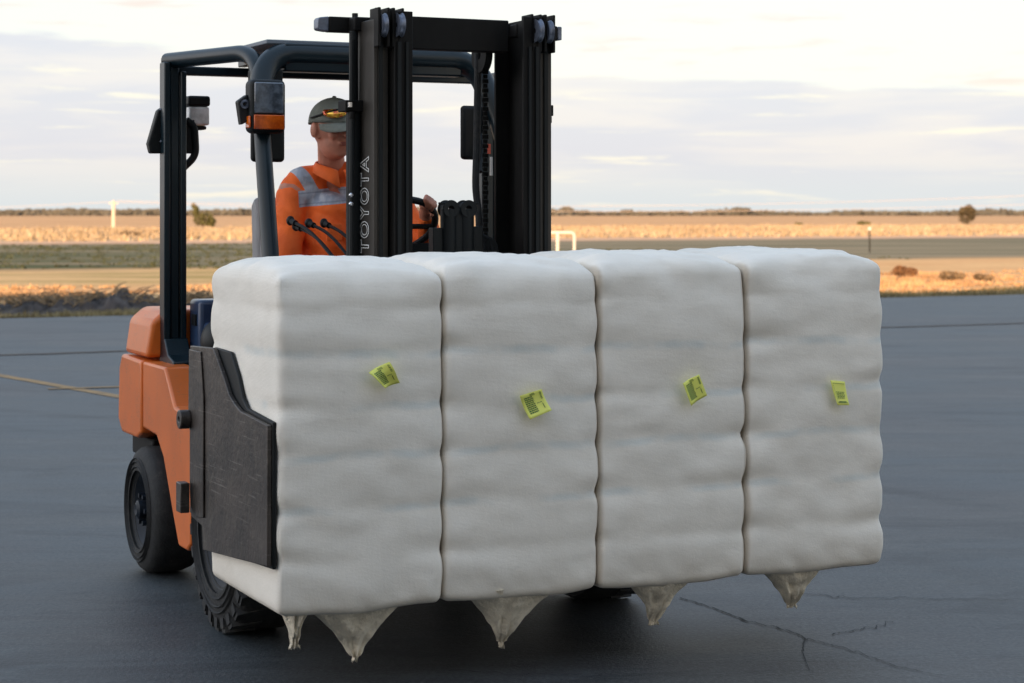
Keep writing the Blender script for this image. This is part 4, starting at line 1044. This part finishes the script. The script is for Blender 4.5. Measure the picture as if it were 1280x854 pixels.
# shirt material uses truck coordinates for the tape; collar is plain
M['collar'] = mat('orange_collar', (.92, .15, .02), .75, var=.12, vscale=9)
for s_ in (-1, 1):
    o_ = obj('collar', collar(s_), 'collar', shirt, smooth=60); sl = o_.modifiers.new('s', 'SOLIDIFY'); sl.thickness = .004; sl.offset = 0
q = pt(397, 272, 1.98)
o_ = obj('pocket', MB().box((.86, 1.985, 1.50), (.93, 1.995, 1.575)), 'collar', shirt, bevel=.003)
Tr = MB()
for s_, kn in ((-1, Vector((.82, 1.78, 1.20))), (1, Vector((1.10, 1.78, 1.20)))):
    hpj = Vector((.95+s_*.10, 2.24, 1.17)); an_ = Vector((.95+s_*.14, 1.70, .86)); Tr.cap(hpj, kn, .105, .082).cap(kn, an_, .080, .074)
Tr.cap((.86, 2.26, 1.18), (1.04, 2.26, 1.18), .135)
fuse_world('trousers', Tr, .010, 'jeans', body, 4, cloth)
# cap with brim, sunglasses on top
def dome():
    m_ = MB(); vs = []; n_, k_ = 36, 14
    for i_ in range(k_+1):
        th = (math.pi/2)*(1-i_/k_)
        for j in range(n_):
            an = 2*math.pi*j/n_
            r_ = Vector((math.cos(an)*math.cos(th)*.0995*k, math.sin(an)*math.cos(th)*.119*k, 0))
            z_ = math.sin(th)**.85*.105*k
            seam = 1-.012*(1 if min(abs((an*6/(2*math.pi)) % 1), 1-abs((an*6/(2*math.pi)) % 1)) < .06 else 0)
            dz = -.016*max(0, math.sin(an))*(i_/k_)          # lower at the back of the head
            vs.append(HC+HR @ (Vector((r_.x*seam, r_.y*seam+.006, z_+.034+dz))))
    return m_.add(vs, [(i_*n_+j, (i_+1)*n_+j, (i_+1)*n_+(j+1) % n_, i_*n_+(j+1) % n_) for i_ in range(k_) for j in range(n_)])
cp = obj('cap', dome(), 'cap', body, off=PO, smooth=60); sl = cp.modifiers.new('s', 'SOLIDIFY'); sl.thickness = .004
vs = []; n_ = 20
for i_ in range(n_+1):
    an = R(-160+140*i_/n_); s1 = math.sin(math.pi*i_/n_)
    for q in (0, .35, .7, 1):
        rx_, ry_ = .0995*k, .119*k
        x_ = math.cos(an)*rx_*(1-.06*q); y_ = math.sin(an)*ry_-q*.082*s1**.6
        vs.append(hp(x_, y_+.006, .036-.030*q*s1**.5-.030*(x_/.1)**2*q-.010*(x_/.1)**2))
br = obj('brim', MB().add(vs, [(4*i_+j, 4*i_+j+1, 4*i_+j+5, 4*i_+j+4) for i_ in range(n_) for j in range(3)]), 'cap', cp, off=PO, smooth=60); sl = br.modifiers.new('s', 'SOLIDIFY'); sl.thickness = .004; sl.offset = 0
obj('cap_button', MB().ball(hp(0, .006, .034+.106*k), (.010, .010, .006), 10, 8), 'cap', cp, off=PO)
def onhead(an, z_, out=.004):
    f_ = math.sqrt(max(.05, 1-((z_-.034)/(.108*k))**2.2)); return hp(math.cos(an)*(.0995*k*f_+out), math.sin(an)*(.119*k*f_+out)+.006, z_)
gl = MB()
for s_ in (-1, 1):
    gl.tube([onhead(R(-90+s_*95), .052, .006), onhead(R(-90+s_*75), .062, .007), onhead(R(-90+s_*50), .078, .009)], .0045, 8)
gl.tube([onhead(R(-90+a_), .097-.02*(abs(a_)/50)**2, .012) for a_ in range(-50, 51, 10)], .0055, 8)
sg = obj('sunglasses', gl, 'plastic', body, off=PO); sg.parent = cp
for s_ in (-1, 1):
    vs = []; nn_ = 9
    for i_ in range(nn_+1):
        for j in range(6):
            aa = R(-90+s_*(6+54*i_/nn_)); hgt = .040*math.sin(math.pi*(.12+.80*i_/nn_))**.5
            vs.append(onhead(aa, .100-.010*(i_/nn_)-hgt*j/5, .012+.004*math.sin(math.pi*j/5)))
    o_ = obj('lens', MB().add(vs, [(6*i_+j, 6*i_+j+1, 6*i_+j+7, 6*i_+j+6) for i_ in range(nn_) for j in range(5)]), 'lens', sg, off=PO, smooth=60); sl = o_.modifiers.new('s', 'SOLIDIFY'); sl.thickness = .002
for s_ in (-1, 1):
    o_ = obj('eye', MB().ball(hp(s_*.032, -.083, .012), .0125, 14, 10), 'eyewhite', body, off=PO)
    obj('iris', MB().ball(hp(s_*.032, -.0925, .011), (.0052, .0042, .0052), 10, 8), 'iris', o_, off=PO)
    obj('eyelid', MB().cap(hp(s_*.019, -.092, .021), hp(s_*.045, -.086, .020), .0055), 'skin', o_, off=PO)
    obj('eyebrow', MB().cap(hp(s_*.016, -.098, .038), hp(s_*.050, -.088, .039), .005), 'brow', body, off=PO)
obj('lips', MB().cap(hp(-.020, -.100, -.051), hp(.020, -.100, -.051), .0042).cap(hp(-.017, -.100, -.058), hp(.017, -.100, -.058), .0048), 'lips', body, off=PO)
